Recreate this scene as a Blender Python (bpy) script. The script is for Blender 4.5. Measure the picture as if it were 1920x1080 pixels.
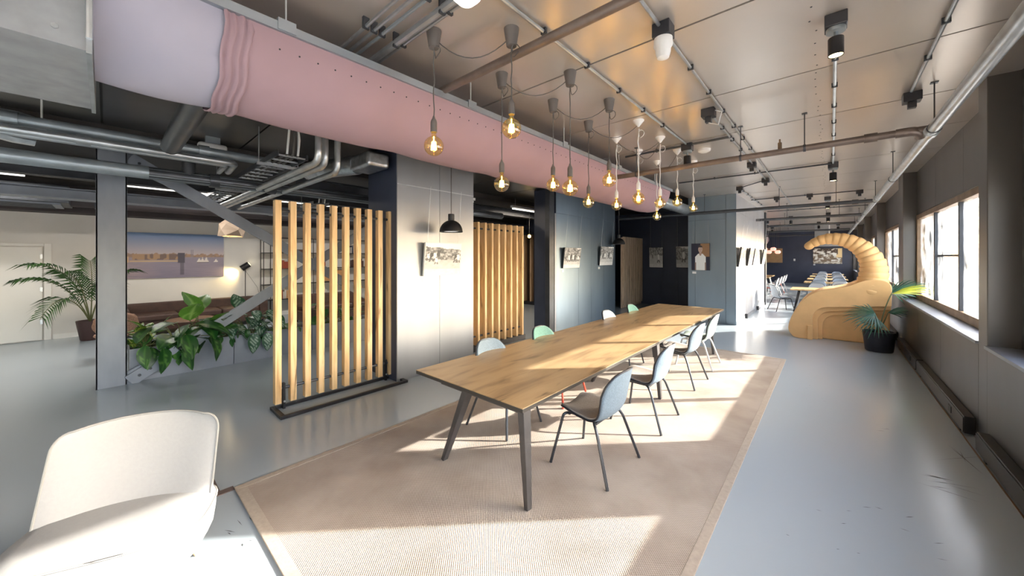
import bpy, math, random
from mathutils import Vector, Matrix
random.seed(7)
D = bpy.data; scene = bpy.context.scene; COL = scene.collection
for o in list(D.objects): D.objects.remove(o)
PI = math.pi; rad = math.radians

# ---------------------------------------------------------------- camera
cam = D.objects.new('camera', D.cameras.new('camera')); COL.objects.link(cam)
cam.location = (0, 0, 1.8); cam.rotation_euler = (rad(90), 0, rad(41.5))
cam.data.sensor_width = 36; cam.data.lens = 36 * 674 / 1920
cam.data.shift_y = -59 / 1920; cam.data.clip_start = .02; cam.data.clip_end = 300
scene.camera = cam
# ---------------------------------------------------------------- sky, sun, exposure
world = D.worlds.new('world'); scene.world = world; world.use_nodes = True
nt = world.node_tree; nt.nodes.clear()
sky = nt.nodes.new('ShaderNodeTexSky'); sky.sky_type = 'NISHITA'; sky.sun_disc = False
sky.sun_elevation = rad(19.6); sky.sun_rotation = rad(45); sky.air_density = 1.0; sky.dust_density = 2.5
hs = nt.nodes.new('ShaderNodeHueSaturation'); hs.inputs['Saturation'].default_value = .85
bg = nt.nodes.new('ShaderNodeBackground'); bg.inputs[1].default_value = 2.3
wo = nt.nodes.new('ShaderNodeOutputWorld')
nt.links.new(sky.outputs[0], hs.inputs['Color']); nt.links.new(hs.outputs[0], bg.inputs[0]); nt.links.new(bg.outputs[0], wo.inputs[0])
SUN = Vector((.705, .71, .356)).normalized()
sun = D.objects.new('sun', D.lights.new('sun', 'SUN')); COL.objects.link(sun)
sun.rotation_euler = SUN.to_track_quat('Z', 'Y').to_euler()
sun.data.energy = 30; sun.data.angle = rad(.53); sun.data.color = (1, .93, .80)
scene.view_settings.view_transform = 'Standard'; scene.view_settings.look = 'None'
scene.view_settings.gamma = 1; scene.view_settings.use_curve_mapping = False
scene.view_settings.exposure = 0.12

# ---------------------------------------------------------------- room measures (metres)
CEIL = 3.45; WX = 1.08; GX = 1.29            # ceiling height, inner face of window wall, plane of the glass
COLS = [(-5.1, -4.7), (.05, .32), (5.36, 5.62), (10.46, 11.05), (15.75, 16.3), (20.9, 21.45), (26.0, 26.5), (30.8, 31.1)]
BAYS = [(COLS[i][1], COLS[i+1][0]) for i in range(len(COLS)-1)]
WINS = [(-4.3, -.1), (.55, 4.93), (5.96, 10.44), (11.4, 15.73), (16.7, 20.7), (21.8, 25.8), (26.9, 30.6)]
# portals only guide the sampling of the sky through the window openings
for (a, b) in WINS:
    L = D.lights.new('window_portal', 'AREA'); L.shape = 'RECTANGLE'; L.size = 1.5; L.size_y = b - a
    L.cycles.is_portal = True
    o = D.objects.new('window_portal', L); COL.objects.link(o)
    o.location = (GX + .12, (a + b) / 2, 1.8); o.rotation_euler = (0, rad(90), 0)

# ---------------------------------------------------------------- materials
MATS = {}
def new_mat(name):
    m = D.materials.new(name); m.use_nodes = True; t = m.node_tree
    b = t.nodes.get('Principled BSDF'); MATS[name] = m
    return m, t, b
def mat(name, col, rough=.5, metal=0., var=0., scale=8., stretch=(1, 1, 1), bump=0., spec=None, emis=None, estr=0., coat=0., col2=None, detail=4., coords='Object'):
    m, t, b = new_mat(name)
    b.inputs['Roughness'].default_value = rough; b.inputs['Metallic'].default_value = metal
    c4 = (*col, 1); b.inputs['Base Color'].default_value = c4
    if spec is not None: b.inputs['Specular IOR Level'].default_value = spec
    if coat: b.inputs['Coat Weight'].default_value = coat; b.inputs['Coat Roughness'].default_value = .15
    if emis: b.inputs['Emission Color'].default_value = (*emis, 1); b.inputs['Emission Strength'].default_value = estr
    if var or bump or col2:
        tc = t.nodes.new('ShaderNodeTexCoord'); mp = t.nodes.new('ShaderNodeMapping'); mp.inputs['Scale'].default_value = stretch
        n = t.nodes.new('ShaderNodeTexNoise'); n.inputs['Scale'].default_value = scale; n.inputs['Detail'].default_value = detail
        t.links.new(tc.outputs[coords], mp.inputs[0]); t.links.new(mp.outputs[0], n.inputs['Vector'])
        if var or col2:
            r = t.nodes.new('ShaderNodeValToRGB')
            r.color_ramp.elements[0].position = .3; r.color_ramp.elements[1].position = .7
            if col2: r.color_ramp.elements[0].color = c4; r.color_ramp.elements[1].color = (*col2, 1)
            else:
                r.color_ramp.elements[0].color = (*[max(0, x * (1 - var)) for x in col], 1)
                r.color_ramp.elements[1].color = (*[min(1, x * (1 + var)) for x in col], 1)
            t.links.new(n.outputs['Fac'], r.inputs[0]); t.links.new(r.outputs[0], b.inputs['Base Color'])
        if bump:
            bp = t.nodes.new('ShaderNodeBump'); bp.inputs['Strength'].default_value = bump; bp.inputs['Distance'].default_value = .01
            t.links.new(n.outputs['Fac'], bp.inputs['Height']); t.links.new(bp.outputs[0], b.inputs['Normal'])
    return m
def attr_mat(name, rough=.6, spec=.5, coat=0.):
    m, t, b = new_mat(name); a = t.nodes.new('ShaderNodeVertexColor'); a.layer_name = 'Col'
    t.links.new(a.outputs[0], b.inputs['Base Color']); b.inputs['Roughness'].default_value = rough
    b.inputs['Specular IOR Level'].default_value = spec
    if coat: b.inputs['Coat Weight'].default_value = coat
    return m
def wood(name, c1, c2, c3, stretch, scale=6., rough=.45, bump=.05, knots=True):
    m, t, b = new_mat(name); N = t.nodes.new
    tc = N('ShaderNodeTexCoord'); mp = N('ShaderNodeMapping'); mp.inputs['Scale'].default_value = stretch
    oi = N('ShaderNodeObjectInfo'); ad = N('ShaderNodeVectorMath'); ad.operation = 'ADD'
    sc = N('ShaderNodeVectorMath'); sc.operation = 'SCALE'; sc.inputs['Scale'].default_value = 37.
    cb = N('ShaderNodeCombineXYZ'); t.links.new(oi.outputs['Random'], cb.inputs[0]); t.links.new(oi.outputs['Random'], cb.inputs[1])
    t.links.new(cb.outputs[0], sc.inputs[0])
    t.links.new(tc.outputs['Object'], ad.inputs[0]); t.links.new(sc.outputs[0], ad.inputs[1]); t.links.new(ad.outputs[0], mp.inputs[0])
    n = N('ShaderNodeTexNoise'); n.inputs['Scale'].default_value = scale; n.inputs['Detail'].default_value = 8; n.inputs['Distortion'].default_value = .7
    t.links.new(mp.outputs[0], n.inputs['Vector'])
    r = N('ShaderNodeValToRGB'); e = r.color_ramp.elements
    e[0].position = .28; e[0].color = (*c3, 1); e[1].position = .75; e[1].color = (*c1, 1); k = e.new(.47); k.color = (*c2, 1)
    t.links.new(n.outputs['Fac'], r.inputs[0]); out = r.outputs[0]
    if knots:
        n2 = N('ShaderNodeTexNoise'); n2.inputs['Scale'].default_value = scale * .55; n2.inputs['Detail'].default_value = 3; n2.inputs['Distortion'].default_value = 1.5
        t.links.new(mp.outputs[0], n2.inputs['Vector'])
        r2 = N('ShaderNodeValToRGB'); r2.color_ramp.elements[0].position = .60; r2.color_ramp.elements[1].position = .72
        t.links.new(n2.outputs['Fac'], r2.inputs[0])
        mx = N('ShaderNodeMix'); mx.data_type = 'RGBA'; t.links.new(r2.outputs[0], mx.inputs[0])
        t.links.new(out, mx.inputs[6]); mx.inputs[7].default_value = (*[x * .45 for x in c3], 1); out = mx.outputs[2]
    t.links.new(out, b.inputs['Base Color']); b.inputs['Roughness'].default_value = rough
    bp = N('ShaderNodeBump'); bp.inputs['Strength'].default_value = bump; t.links.new(n.outputs['Fac'], bp.inputs['Height']); t.links.new(bp.outputs[0], b.inputs['Normal'])
    return m
def glass(name, tint=(1, 1, 1), gloss=.12, dirt=0., dirtcol=(.9, .9, .9), rough=.02):
    m, t, b = new_mat(name); t.nodes.remove(b); N = t.nodes.new
    tr = N('ShaderNodeBsdfTransparent'); tr.inputs[0].default_value = (*tint, 1)
    gl = N('ShaderNodeBsdfGlossy'); gl.inputs['Roughness'].default_value = rough
    lw = N('ShaderNodeLayerWeight'); lw.inputs[0].default_value = .25
    ml = N('ShaderNodeMath'); ml.operation = 'MULTIPLY_ADD'; ml.inputs[1].default_value = .5; ml.inputs[2].default_value = gloss * .3
    t.links.new(lw.outputs['Facing'], ml.inputs[0])
    mx = N('ShaderNodeMixShader'); t.links.new(ml.outputs[0], mx.inputs[0]); t.links.new(tr.outputs[0], mx.inputs[1]); t.links.new(gl.outputs[0], mx.inputs[2])
    out = mx.outputs[0]
    if dirt:
        tc = N('ShaderNodeTexCoord'); n = N('ShaderNodeTexNoise'); n.inputs['Scale'].default_value = 3.; n.inputs['Detail'].default_value = 9
        t.links.new(tc.outputs['Object'], n.inputs['Vector'])
        r = N('ShaderNodeValToRGB'); r.color_ramp.elements[0].position = .38; r.color_ramp.elements[1].position = .75
        r.color_ramp.elements[0].color = (0, 0, 0, 1); r.color_ramp.elements[1].color = (dirt, dirt, dirt, 1)
        t.links.new(n.outputs['Fac'], r.inputs[0])
        tl = N('ShaderNodeBsdfTranslucent'); tl.inputs[0].default_value = (*dirtcol, 1)
        m2 = N('ShaderNodeMixShader'); t.links.new(r.outputs[0], m2.inputs[0]); t.links.new(out, m2.inputs[1]); t.links.new(tl.outputs[0], m2.inputs[2]); out = m2.outputs[0]
    t.links.new(out, t.nodes['Material Output'].inputs[0])
    return m

STEEL = mat('steel_sheet', (.33, .345, .365), .48, .65, var=.10, scale=1.6, stretch=(1, 1, .35), bump=.015, detail=3)
BACKLITSTEEL = mat('backlit_steel_sheet', (.105, .10, .098), .36, .8, var=.14, scale=1.8, stretch=(1, 1, .35), bump=.02, detail=3)  # same steel on the backlit window wall, its shade put into the colour
SHADESTEEL = mat('blue_shade_steel_sheet', (.225, .29, .355), .42, .7, var=.10, scale=1.6, stretch=(1, 1, .35), bump=.015, detail=3)  # same steel again, dim bluish reflections put into the colour
SUNLITSTEEL = mat('sunlit_steel_sheet', (.56, .57, .60), .38, .75, var=.06, scale=1.6, stretch=(1, 1, .35), bump=.015, detail=3)  # same steel facing the sun, the brightness put into the colour
CEILM = mat('ceiling_sheet', (.60, .545, .495), .28, .56, var=.05, scale=1.1, bump=.02, detail=4)
UNLITSHEET = mat('unlit_ceiling_sheet', (.085, .083, .085), .30, .7, var=.25, scale=1.3, bump=.02)  # same sheet as the rest of the ceiling, darkened where little light reaches
DARKCEIL = mat('dark_ceiling_paint', (.05, .044, .042), .55, .0, var=.3, scale=1.5)
NAVY = mat('navy_paint', (.035, .045, .08), .38, .0, var=.15, scale=2, spec=.5)
DARKSTEEL = mat('dark_steel', (.045, .05, .06), .42, .3, var=.2, scale=5)
BEAM = mat('grey_painted_steel', (.235, .26, .305), .42, .15, var=.12, scale=4, stretch=(1, 1, .4))
PLANTER = mat('planter_sheet', (.25, .27, .31), .42, .2, var=.12, scale=2.5)
WHITEWALL = mat('white_plaster', (.72, .70, .67), .75, var=.05, scale=1.5, bump=.03)
WHITEPAINT = mat('white_paint', (.80, .79, .76), .42, var=.02, scale=3)
BLACK = mat('black_metal', (.015, .015, .018), .42, .2)
BLACKPL = mat('black_plastic', (.02, .021, .028), .35)
PIPE = mat('galvanised_pipe', (.52, .55, .57), .34, .85, var=.15, scale=7)
GREYPIPE = mat('grey_pipe', (.30, .345, .375), .34, .5, var=.12, scale=5)
DARKPIPE = mat('dark_pipe', (.07, .075, .085), .32, .55, var=.2, scale=5)
RUSTPIPE = mat('brown_pipe', (.19, .15, .13), .34, .5, var=.25, scale=6)
FOIL = mat('foil_wrap', (.62, .65, .68), .28, .95, var=.2, scale=14, bump=.5)
FRAMEB = mat('bronze_frame', (.20, .13, .075), .45, .35, var=.35, scale=5)
BULKHEAD = mat('brown_bulkhead', (.045, .034, .036), .6, var=.2, scale=2)
RAIL = mat('rail_grey', (.30, .33, .36), .35, .6)
TAUPE = mat('taupe_plastic', (.125, .112, .105), .5)
WHITEPL = mat('white_plastic', (.82, .82, .81), .4)
CORD = mat('grey_cord', (.10, .095, .09), .7)
WCORD = mat('white_cord', (.75, .75, .74), .7)
OAKTOP = wood('oak_tabletop', (.45, .315, .17), (.385, .26, .135), (.24, .155, .085), (3.2, .55, 3), 2.6, .36, .03)
OAKFAR = wood('far_oak', (.62, .43, .22), (.54, .36, .17), (.40, .25, .11), (3, .6, 3), 3, .4, .03, False)
SLATW = wood('slat_pine', (.80, .58, .32), (.70, .475, .23), (.50, .30, .12), (5, 5, .45), 4, .5, .04)
SLATP = wood('slat_panel_oak', (.80, .62, .46), (.70, .53, .38), (.52, .37, .25), (5, 5, .45), 4, .5, .04)
SLATD = wood('slat_oak', (.62, .43, .27), (.52, .345, .20), (.34, .21, .11), (5, 5, .45), 4, .5, .04)
TABLELEG = mat('leg_grey_brown', (.085, .08, .08), .42, .35, var=.15, scale=8)
EDGE = mat('dark_edge', (.04, .035, .03), .5)
LEATHER = mat('brown_leather', (.055, .026, .019), .5, var=.25, scale=9, bump=.1)
CREAM = mat('cream_fabric', (.35, .346, .34), .85, var=.02, scale=60, bump=.06)
PIPING = mat('cream_piping', (.27, .265, .255), .8)
PALEWOOD = mat('pale_beech', (.72, .52, .30), .45, var=.12, scale=12, stretch=(1, 1, .2))
OCHRE = mat('ochre_foam', (.76, .455, .195), .8, var=.06, scale=5, bump=.04)
PINK = mat('pink_textile', (.36, .24, .27), .85, var=.035, scale=3, bump=.05)
LILAC = mat('lilac_textile', (.39, .375, .45), .85, var=.04, scale=3, bump=.05)
GREYSHEET = mat('grey_insulation_board', (.30, .31, .32), .62, .1, var=.12, scale=9, bump=.05)
PAPER = mat('folded_paper', (.42, .32, .24), .8)
POT = mat('plant_pot_navy', (.018, .02, .032), .5, var=.15, scale=30, bump=.1)
TERRA = mat('terracotta_weave', (.33, .19, .13), .8, var=.3, scale=60, bump=.3)
SOIL = mat('dark_soil', (.03, .02, .014), .95, var=.4, scale=40, bump=.5)
STEM = mat('plant_stem', (.12, .13, .05), .6)
RED = mat('red_lacquer', (.62, .07, .035), .4)
LEAFM = attr_mat('leaf_surface', .38, .5)
PRINT = attr_mat('print_surface', .45, .3)
GLASSW = glass('window_glass', (.97, .98, 1), .15, .16, (.92, .94, .96))
BULBG = glass('amber_bulb_glass', (1, .86, .52), .3, 0)
FILA = mat('glowing_filament', (1, .7, .2), .5, emis=(1, .60, .10), estr=36)
LAMPW = mat('lit_diffuser', (1, 1, 1), .5, emis=(1, .96, .88), estr=1.5)
LAMPY = mat('lit_spot_lens', (1, .9, .6), .5, emis=(1, .86, .52), estr=5)
FLOORM = mat('blue_grey_epoxy', (.395, .455, .505), .21)
def rug_mat():
    m, t, b = new_mat('woven_sisal'); N = t.nodes.new
    tc = N('ShaderNodeTexCoord'); sep = N('ShaderNodeSeparateXYZ'); t.links.new(tc.outputs['Object'], sep.inputs[0])
    def sinw(sock, k, ph=None):
        a = N('ShaderNodeMath'); a.operation = 'MULTIPLY'; a.inputs[1].default_value = k; t.links.new(sock, a.inputs[0]); o = a.outputs[0]
        if ph is not None:
            p = N('ShaderNodeMath'); p.operation = 'ADD'; t.links.new(o, p.inputs[0]); t.links.new(ph, p.inputs[1]); o = p.outputs[0]
        s = N('ShaderNodeMath'); s.operation = 'SINE'; t.links.new(o, s.inputs[0]); return s.outputs[0]
    k = 2 * PI / .017
    sx = sinw(sep.outputs['X'], k); sy = sinw(sep.outputs['Y'], k)
    ml = N('ShaderNodeMath'); ml.operation = 'MULTIPLY'; t.links.new(sx, ml.inputs[0]); t.links.new(sy, ml.inputs[1])
    n = N('ShaderNodeTexNoise'); n.inputs['Scale'].default_value = 1.6; n.inputs['Detail'].default_value = 9; t.links.new(tc.outputs['Object'], n.inputs['Vector'])
    mr = N('ShaderNodeMapRange'); mr.inputs['From Min'].default_value = -1; mr.inputs['From Max'].default_value = 1; t.links.new(ml.outputs[0], mr.inputs['Value'])
    r = N('ShaderNodeValToRGB'); r.color_ramp.elements[0].color = (.34, .29, .245, 1); r.color_ramp.elements[1].color = (.53, .465, .405, 1); r.color_ramp.elements[0].position = .05; r.color_ramp.elements[1].position = .75
    t.links.new(mr.outputs[0], r.inputs[0])
    r2 = N('ShaderNodeValToRGB'); r2.color_ramp.elements[0].color = (.78, .74, .72, 1); r2.color_ramp.elements[1].color = (1, 1, 1, 1); r2.color_ramp.elements[0].position = .35; r2.color_ramp.elements[1].position = .6
    t.links.new(n.outputs['Fac'], r2.inputs[0])
    mx = N('ShaderNodeMix'); mx.data_type = 'RGBA'; mx.blend_type = 'MULTIPLY'; mx.inputs[0].default_value = 1
    t.links.new(r.outputs[0], mx.inputs[6]); t.links.new(r2.outputs[0], mx.inputs[7]); t.links.new(mx.outputs[2], b.inputs['Base Color'])
    bp = N('ShaderNodeBump'); bp.inputs['Strength'].default_value = .5; bp.inputs['Distance'].default_value = .006
    t.links.new(mr.outputs[0], bp.inputs['Height']); t.links.new(bp.outputs[0], b.inputs['Normal'])
    b.inputs['Roughness'].default_value = .95; b.inputs['Specular IOR Level'].default_value = .1
    return m
RUG = rug_mat()
BIND = mat('rug_binding', (.42, .36, .30), .9, var=.08, scale=40, bump=.1)
FELTB = mat('felt_blue_grey', (.19, .24, .28), .9, var=.16, scale=90, bump=.12)
FELTG = mat('felt_green', (.15, .29, .24), .9, var=.16, scale=90, bump=.12)
FELTL = mat('felt_pale_grey', (.44, .48, .52), .9, var=.12, scale=90, bump=.12)
FELTS = mat('felt_sage', (.36, .43, .38), .9, var=.12, scale=90, bump=.12)
PADB = mat('seat_pad_beige', (.36, .32, .29), .9, var=.12, scale=90, bump=.12)

# ---------------------------------------------------------------- mesh helpers
def root_loc(p):
    v = Vector((0, 0, 0))
    while p is not None: v += p.location; p = p.parent
    return v
class MB:
    def __init__(s): s.v = []; s.f = []; s.c = None
    def add(s, vs, fs):
        k = len(s.v); s.v += [tuple(v) for v in vs]; s.f += [tuple(i + k for i in f) for f in fs]; return s
    def box(s, x0, x1, y0, y1, z0, z1, M=None):
        vs = [Vector((x, y, z)) for z in (z0, z1) for y in (y0, y1) for x in (x0, x1)]
        if M is not None: vs = [M @ v for v in vs]
        return s.add(vs, [(0, 2, 3, 1), (4, 5, 7, 6), (0, 1, 5, 4), (2, 6, 7, 3), (0, 4, 6, 2), (1, 3, 7, 5)])
    def bar(s, a, b, w, h, up=(0, 0, 1), w2=None, h2=None):
        a = Vector(a); b = Vector(b); d = (b - a).normalized(); up = Vector(up)
        if abs(d.dot(up)) > .98: up = Vector((1, 0, 0))
        r = d.cross(up).normalized(); u = r.cross(d)
        w2 = w2 or w; h2 = h2 or h
        vs = [a + r * (i * w / 2) + u * (j * h / 2) for i, j in ((-1, -1), (1, -1), (1, 1), (-1, 1))] + [b + r * (i * w2 / 2) + u * (j * h2 / 2) for i, j in ((-1, -1), (1, -1), (1, 1), (-1, 1))]
        return s.add(vs, [(3, 2, 1, 0), (4, 5, 6, 7), (0, 1, 5, 4), (1, 2, 6, 5), (2, 3, 7, 6), (3, 0, 4, 7)])
    def tube(s, pts, r, n=8, cap=True):
        pts = [Vector(p) for p in pts]; rs = r if isinstance(r, (list, tuple)) else [r] * len(pts)
        rings = []; prev = None
        for i, p in enumerate(pts):
            d = (pts[min(i + 1, len(pts) - 1)] - pts[max(i - 1, 0)]).normalized()
            if prev is None:
                ref = Vector((0, 0, 1)) if abs(d.z) < .9 else Vector((1, 0, 0)); u = d.cross(ref).normalized()
            else:
                u = (prev - d * prev.dot(d)).normalized()
            prev = u; w = d.cross(u)
            rings.append([p + (u * math.cos(2 * PI * k / n) + w * math.sin(2 * PI * k / n)) * rs[i] for k in range(n)])
        fs = [(i * n + k, i * n + (k + 1) % n, (i + 1) * n + (k + 1) % n, (i + 1) * n + k) for i in range(len(pts) - 1) for k in range(n)]
        if cap: fs += [tuple(reversed(range(n))), tuple(range((len(pts) - 1) * n, len(pts) * n))]
        return s.add([v for g in rings for v in g], fs)
    def lathe(s, prof, n=20, c=(0, 0, 0), M=None, cap0=True, cap1=True):
        vs = [Vector((r * math.cos(2 * PI * k / n), r * math.sin(2 * PI * k / n), z)) for r, z in prof for k in range(n)]
        if M is not None: vs = [M @ v for v in vs]
        c = Vector(c); vs = [v + c for v in vs]
        fs = [(i * n + k, i * n + (k + 1) % n, (i + 1) * n + (k + 1) % n, (i + 1) * n + k) for i in range(len(prof) - 1) for k in range(n)]
        if cap0: fs.append(tuple(reversed(range(n))))
        if cap1: fs.append(tuple(range((len(prof) - 1) * n, len(prof) * n)))
        return s.add(vs, fs)
    def grid(s, rows, close_u=False):
        n = len(rows[0]); vs = [p for r in rows for p in r]
        fs = [(i * n + k, i * n + (k + 1) % n, (i + 1) * n + (k + 1) % n, (i + 1) * n + k) for i in range(len(rows) - 1) for k in range(n if close_u else n - 1)]
        return s.add(vs, fs)
    def prism(s, poly, f0, f1):   # poly of 2D points, f0/f1 map a 2D point to the two faces
        n = len(poly); vs = [f0(p) for p in poly] + [f1(p) for p in poly]
        return s.add(vs, [tuple(range(n)), tuple(reversed(range(n, 2 * n)))] + [(i, n + i, n + (i + 1) % n, (i + 1) % n) for i in range(n)])
    def build(s, name, m, parent=None, smooth=False, bevel=0., world=True, solid=0., subsurf=0, seg=2, angle=None):
        me = D.meshes.new(name)
        if parent is not None: off = root_loc(parent) if world else Vector((0, 0, 0))
        else:
            xs = [v[0] for v in s.v]; ys = [v[1] for v in s.v]; zs = [v[2] for v in s.v]
            off = Vector(((min(xs) + max(xs)) / 2, (min(ys) + max(ys)) / 2, min(zs))) if world else Vector((0, 0, 0))
        me.from_pydata([tuple(Vector(v) - off) for v in s.v], [], s.f); me.update()
        import bmesh
        bm = bmesh.new(); bm.from_mesh(me); bmesh.ops.recalc_face_normals(bm, faces=bm.faces); bm.to_mesh(me); bm.free()
        if m: me.materials.append(m)
        if smooth:
            me.polygons.foreach_set('use_smooth', [True] * len(me.polygons))
            me.set_sharp_from_angle(angle=rad(angle or 40))
        o = D.objects.new(name, me); COL.objects.link(o)
        if parent is not None: o.parent = parent
        else: o.location = off
        if s.c:
            a = me.color_attributes.new('Col', 'FLOAT_COLOR', 'POINT')
            a.data.foreach_set('color', [x for c in s.c for x in (*c, 1)])
        if solid:
            d = o.modifiers.new('thick', 'SOLIDIFY'); d.thickness = solid; d.offset = 0
        if bevel:
            d = o.modifiers.new('bevel', 'BEVEL'); d.width = bevel; d.segments = seg; d.limit_method = 'ANGLE'
        if subsurf:
            d = o.modifiers.new('sub', 'SUBSURF'); d.levels = subsurf; d.render_levels = subsurf
        return o
def tag(o, label, cat, group=None):
    o['label'] = label; o['category'] = cat
    if group: o['group'] = group
    return o
def thing(name, label, cat, loc=(0, 0, 0), rz=0., group=None):
    o = D.objects.new(name, None); COL.objects.link(o); o.empty_display_size = .1
    o.location = loc; o.rotation_euler = (0, 0, rz); return tag(o, label, cat, group)
def struct(o): o['kind'] = 'structure'; return o
def setting(name, loc=(0, 0, 0)):
    o = D.objects.new(name, None); COL.objects.link(o); o.location = loc; return struct(o)
def inst(src, parent, loc=(0, 0, 0), rot=(0, 0, 0), scale=None, name=None):   # another object on the same mesh
    o = src.copy(); COL.objects.link(o); o.parent = parent; o.location = loc; o.rotation_euler = rot
    if scale: o.scale = scale
    return o
def dup(root, loc, rz, label, group=None, mats=None):
    def sw(o):
        if mats and o.type == 'MESH' and o.data.materials and o.data.materials[0].name in mats:
            key = (o.data.name, mats[o.data.materials[0].name].name)
            if key not in SWAP:
                me = o.data.copy(); me.materials[0] = mats[o.data.materials[0].name]; SWAP[key] = me
            o.data = SWAP[key]
    r = root.copy(); COL.objects.link(r); r.location = loc; r.rotation_euler = (0, 0, rz); r['label'] = label
    if group: r['group'] = group
    for ch in root.children:
        c = ch.copy(); COL.objects.link(c); c.parent = r; sw(c)
        for g in ch.children:
            d = g.copy(); COL.objects.link(d); d.parent = c; sw(d)
    return r
SWAP = {}
def lerp(a, b, t): return a + (b - a) * t
def arc(a, b, c, n=6):   # rounded corner through control point b
    a, b, c = Vector(a), Vector(b), Vector(c)
    return [a * (1 - t) ** 2 + b * 2 * t * (1 - t) + c * t * t for t in [i / n for i in range(n + 1)]]
def path(pts, r=.15, n=5):   # polyline with rounded corners
    pts = [Vector(p) for p in pts]; out = [pts[0]]
    for i in range(1, len(pts) - 1):
        p = pts[i]; a = p + (pts[i-1] - p).normalized() * r; b = p + (pts[i+1] - p).normalized() * r
        out += arc(a, p, b, n)
    return out + [pts[-1]]
ORD = ['first', 'second', 'third', 'fourth', 'fifth', 'sixth', 'seventh', 'eighth', 'ninth', 'tenth', 'eleventh', 'twelfth', 'thirteenth', 'fourteenth', 'fifteenth', 'sixteenth']
# ================================================================ THE SETTING
X0, Y0, Y1 = -12.7, -6.0, 31.0
fl = struct(MB().box(X0 - .2, 1.6, Y0 - .2, Y1 + .3, -.15, 0).build('floor', FLOORM))
SCUFF = mat('scuff_rubber', (.10, .105, .11), .7, var=.4, scale=60)
m = MB(); rs = random.Random(21)
for (x, y, n_, sp, L_) in ((.72, 4.35, 7, .16, .16), (.88, 5.1, 4, .06, .30), (.45, 5.4, 3, .12, .04), (.35, 3.4, 6, .35, .05), (-.1, 3.0, 6, .5, .025), (-7.0, .55, 3, .25, .07), (-5.2, .2, 3, .3, .05), (-2.95, .62, 4, .09, .05), (-2.75, .55, 3, .12, .02), (.0, 6.2, 4, .5, .02)):
    for q in range(n_):
        cx_, cy_ = x + rs.uniform(-sp, sp) * .5, y + rs.uniform(-sp, sp); a_ = rs.uniform(-.5, .5) + (1.3 if x > .8 else .3); l_ = L_ * rs.uniform(.4, 1); w_ = rs.uniform(.002, .005)
        d_ = Vector((math.cos(a_), math.sin(a_), 0)); e_ = Vector((-d_.y, d_.x, 0)); c_ = Vector((cx_, cy_, .0008))
        m.add([c_ - d_ * l_, c_ + e_ * w_, c_ + d_ * l_, c_ - e_ * w_ * .6], [(0, 3, 2, 1)])
sm = m.build('scuff_marks', SCUFF, fl); sm['kind'] = 'stuff'
struct(MB().box(1.6, 90, -60, 110, -.5, -.35).build('outside_ground', mat('pale_paving', (.42, .41, .39), .9, var=.1, scale=.6)))
# ceiling: dark slab with steel sheets hung below, joints left open
ce = struct(MB().box(X0 - .2, 1.6, Y0 - .2, Y1 + .3, CEIL + .03, CEIL + .2).build('ceiling', DARKCEIL))
ys = [2.76 + 1.395 * k for k in range(-6, 21)]
sheet = None
for k in range(len(ys) - 1):
    if sheet is None:
        sheet = MB().box(-3.0, 1.29, .009, 1.384, 0, .02).build('ceiling_panel', CEILM, ce, world=False)
        sheet2 = MB().box(-6.8, -3.006, .009, 1.384, 0, .02).build('ceiling_panel', UNLITSHEET, ce, world=False); sheet2.location = Vector((0, ys[k], CEIL)) - root_loc(ce)
        sheet.location = Vector((0, ys[k], CEIL)) - root_loc(ce)
    else:
        inst(sheet, ce, Vector((0, ys[k], CEIL)) - root_loc(ce)); inst(sheet2, ce, Vector((0, ys[k], CEIL)) - root_loc(ce))
m = MB()
for k in range(60):
    for x in (-.09, -3.1):
        m.lathe([(.006, 0), (.006, .004)], 6, (x + random.uniform(-.02, .02), .6 + k * .19 + random.uniform(-.04, .04), CEIL - .003))
rv = m.build('rivets', DARKSTEEL, ce); rv['kind'] = 'stuff'
lowc = struct(MB().box(X0, -6.8, Y0, 11, CEIL - .12, CEIL + .03).build('ceiling_lounge', DARKCEIL))
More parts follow.
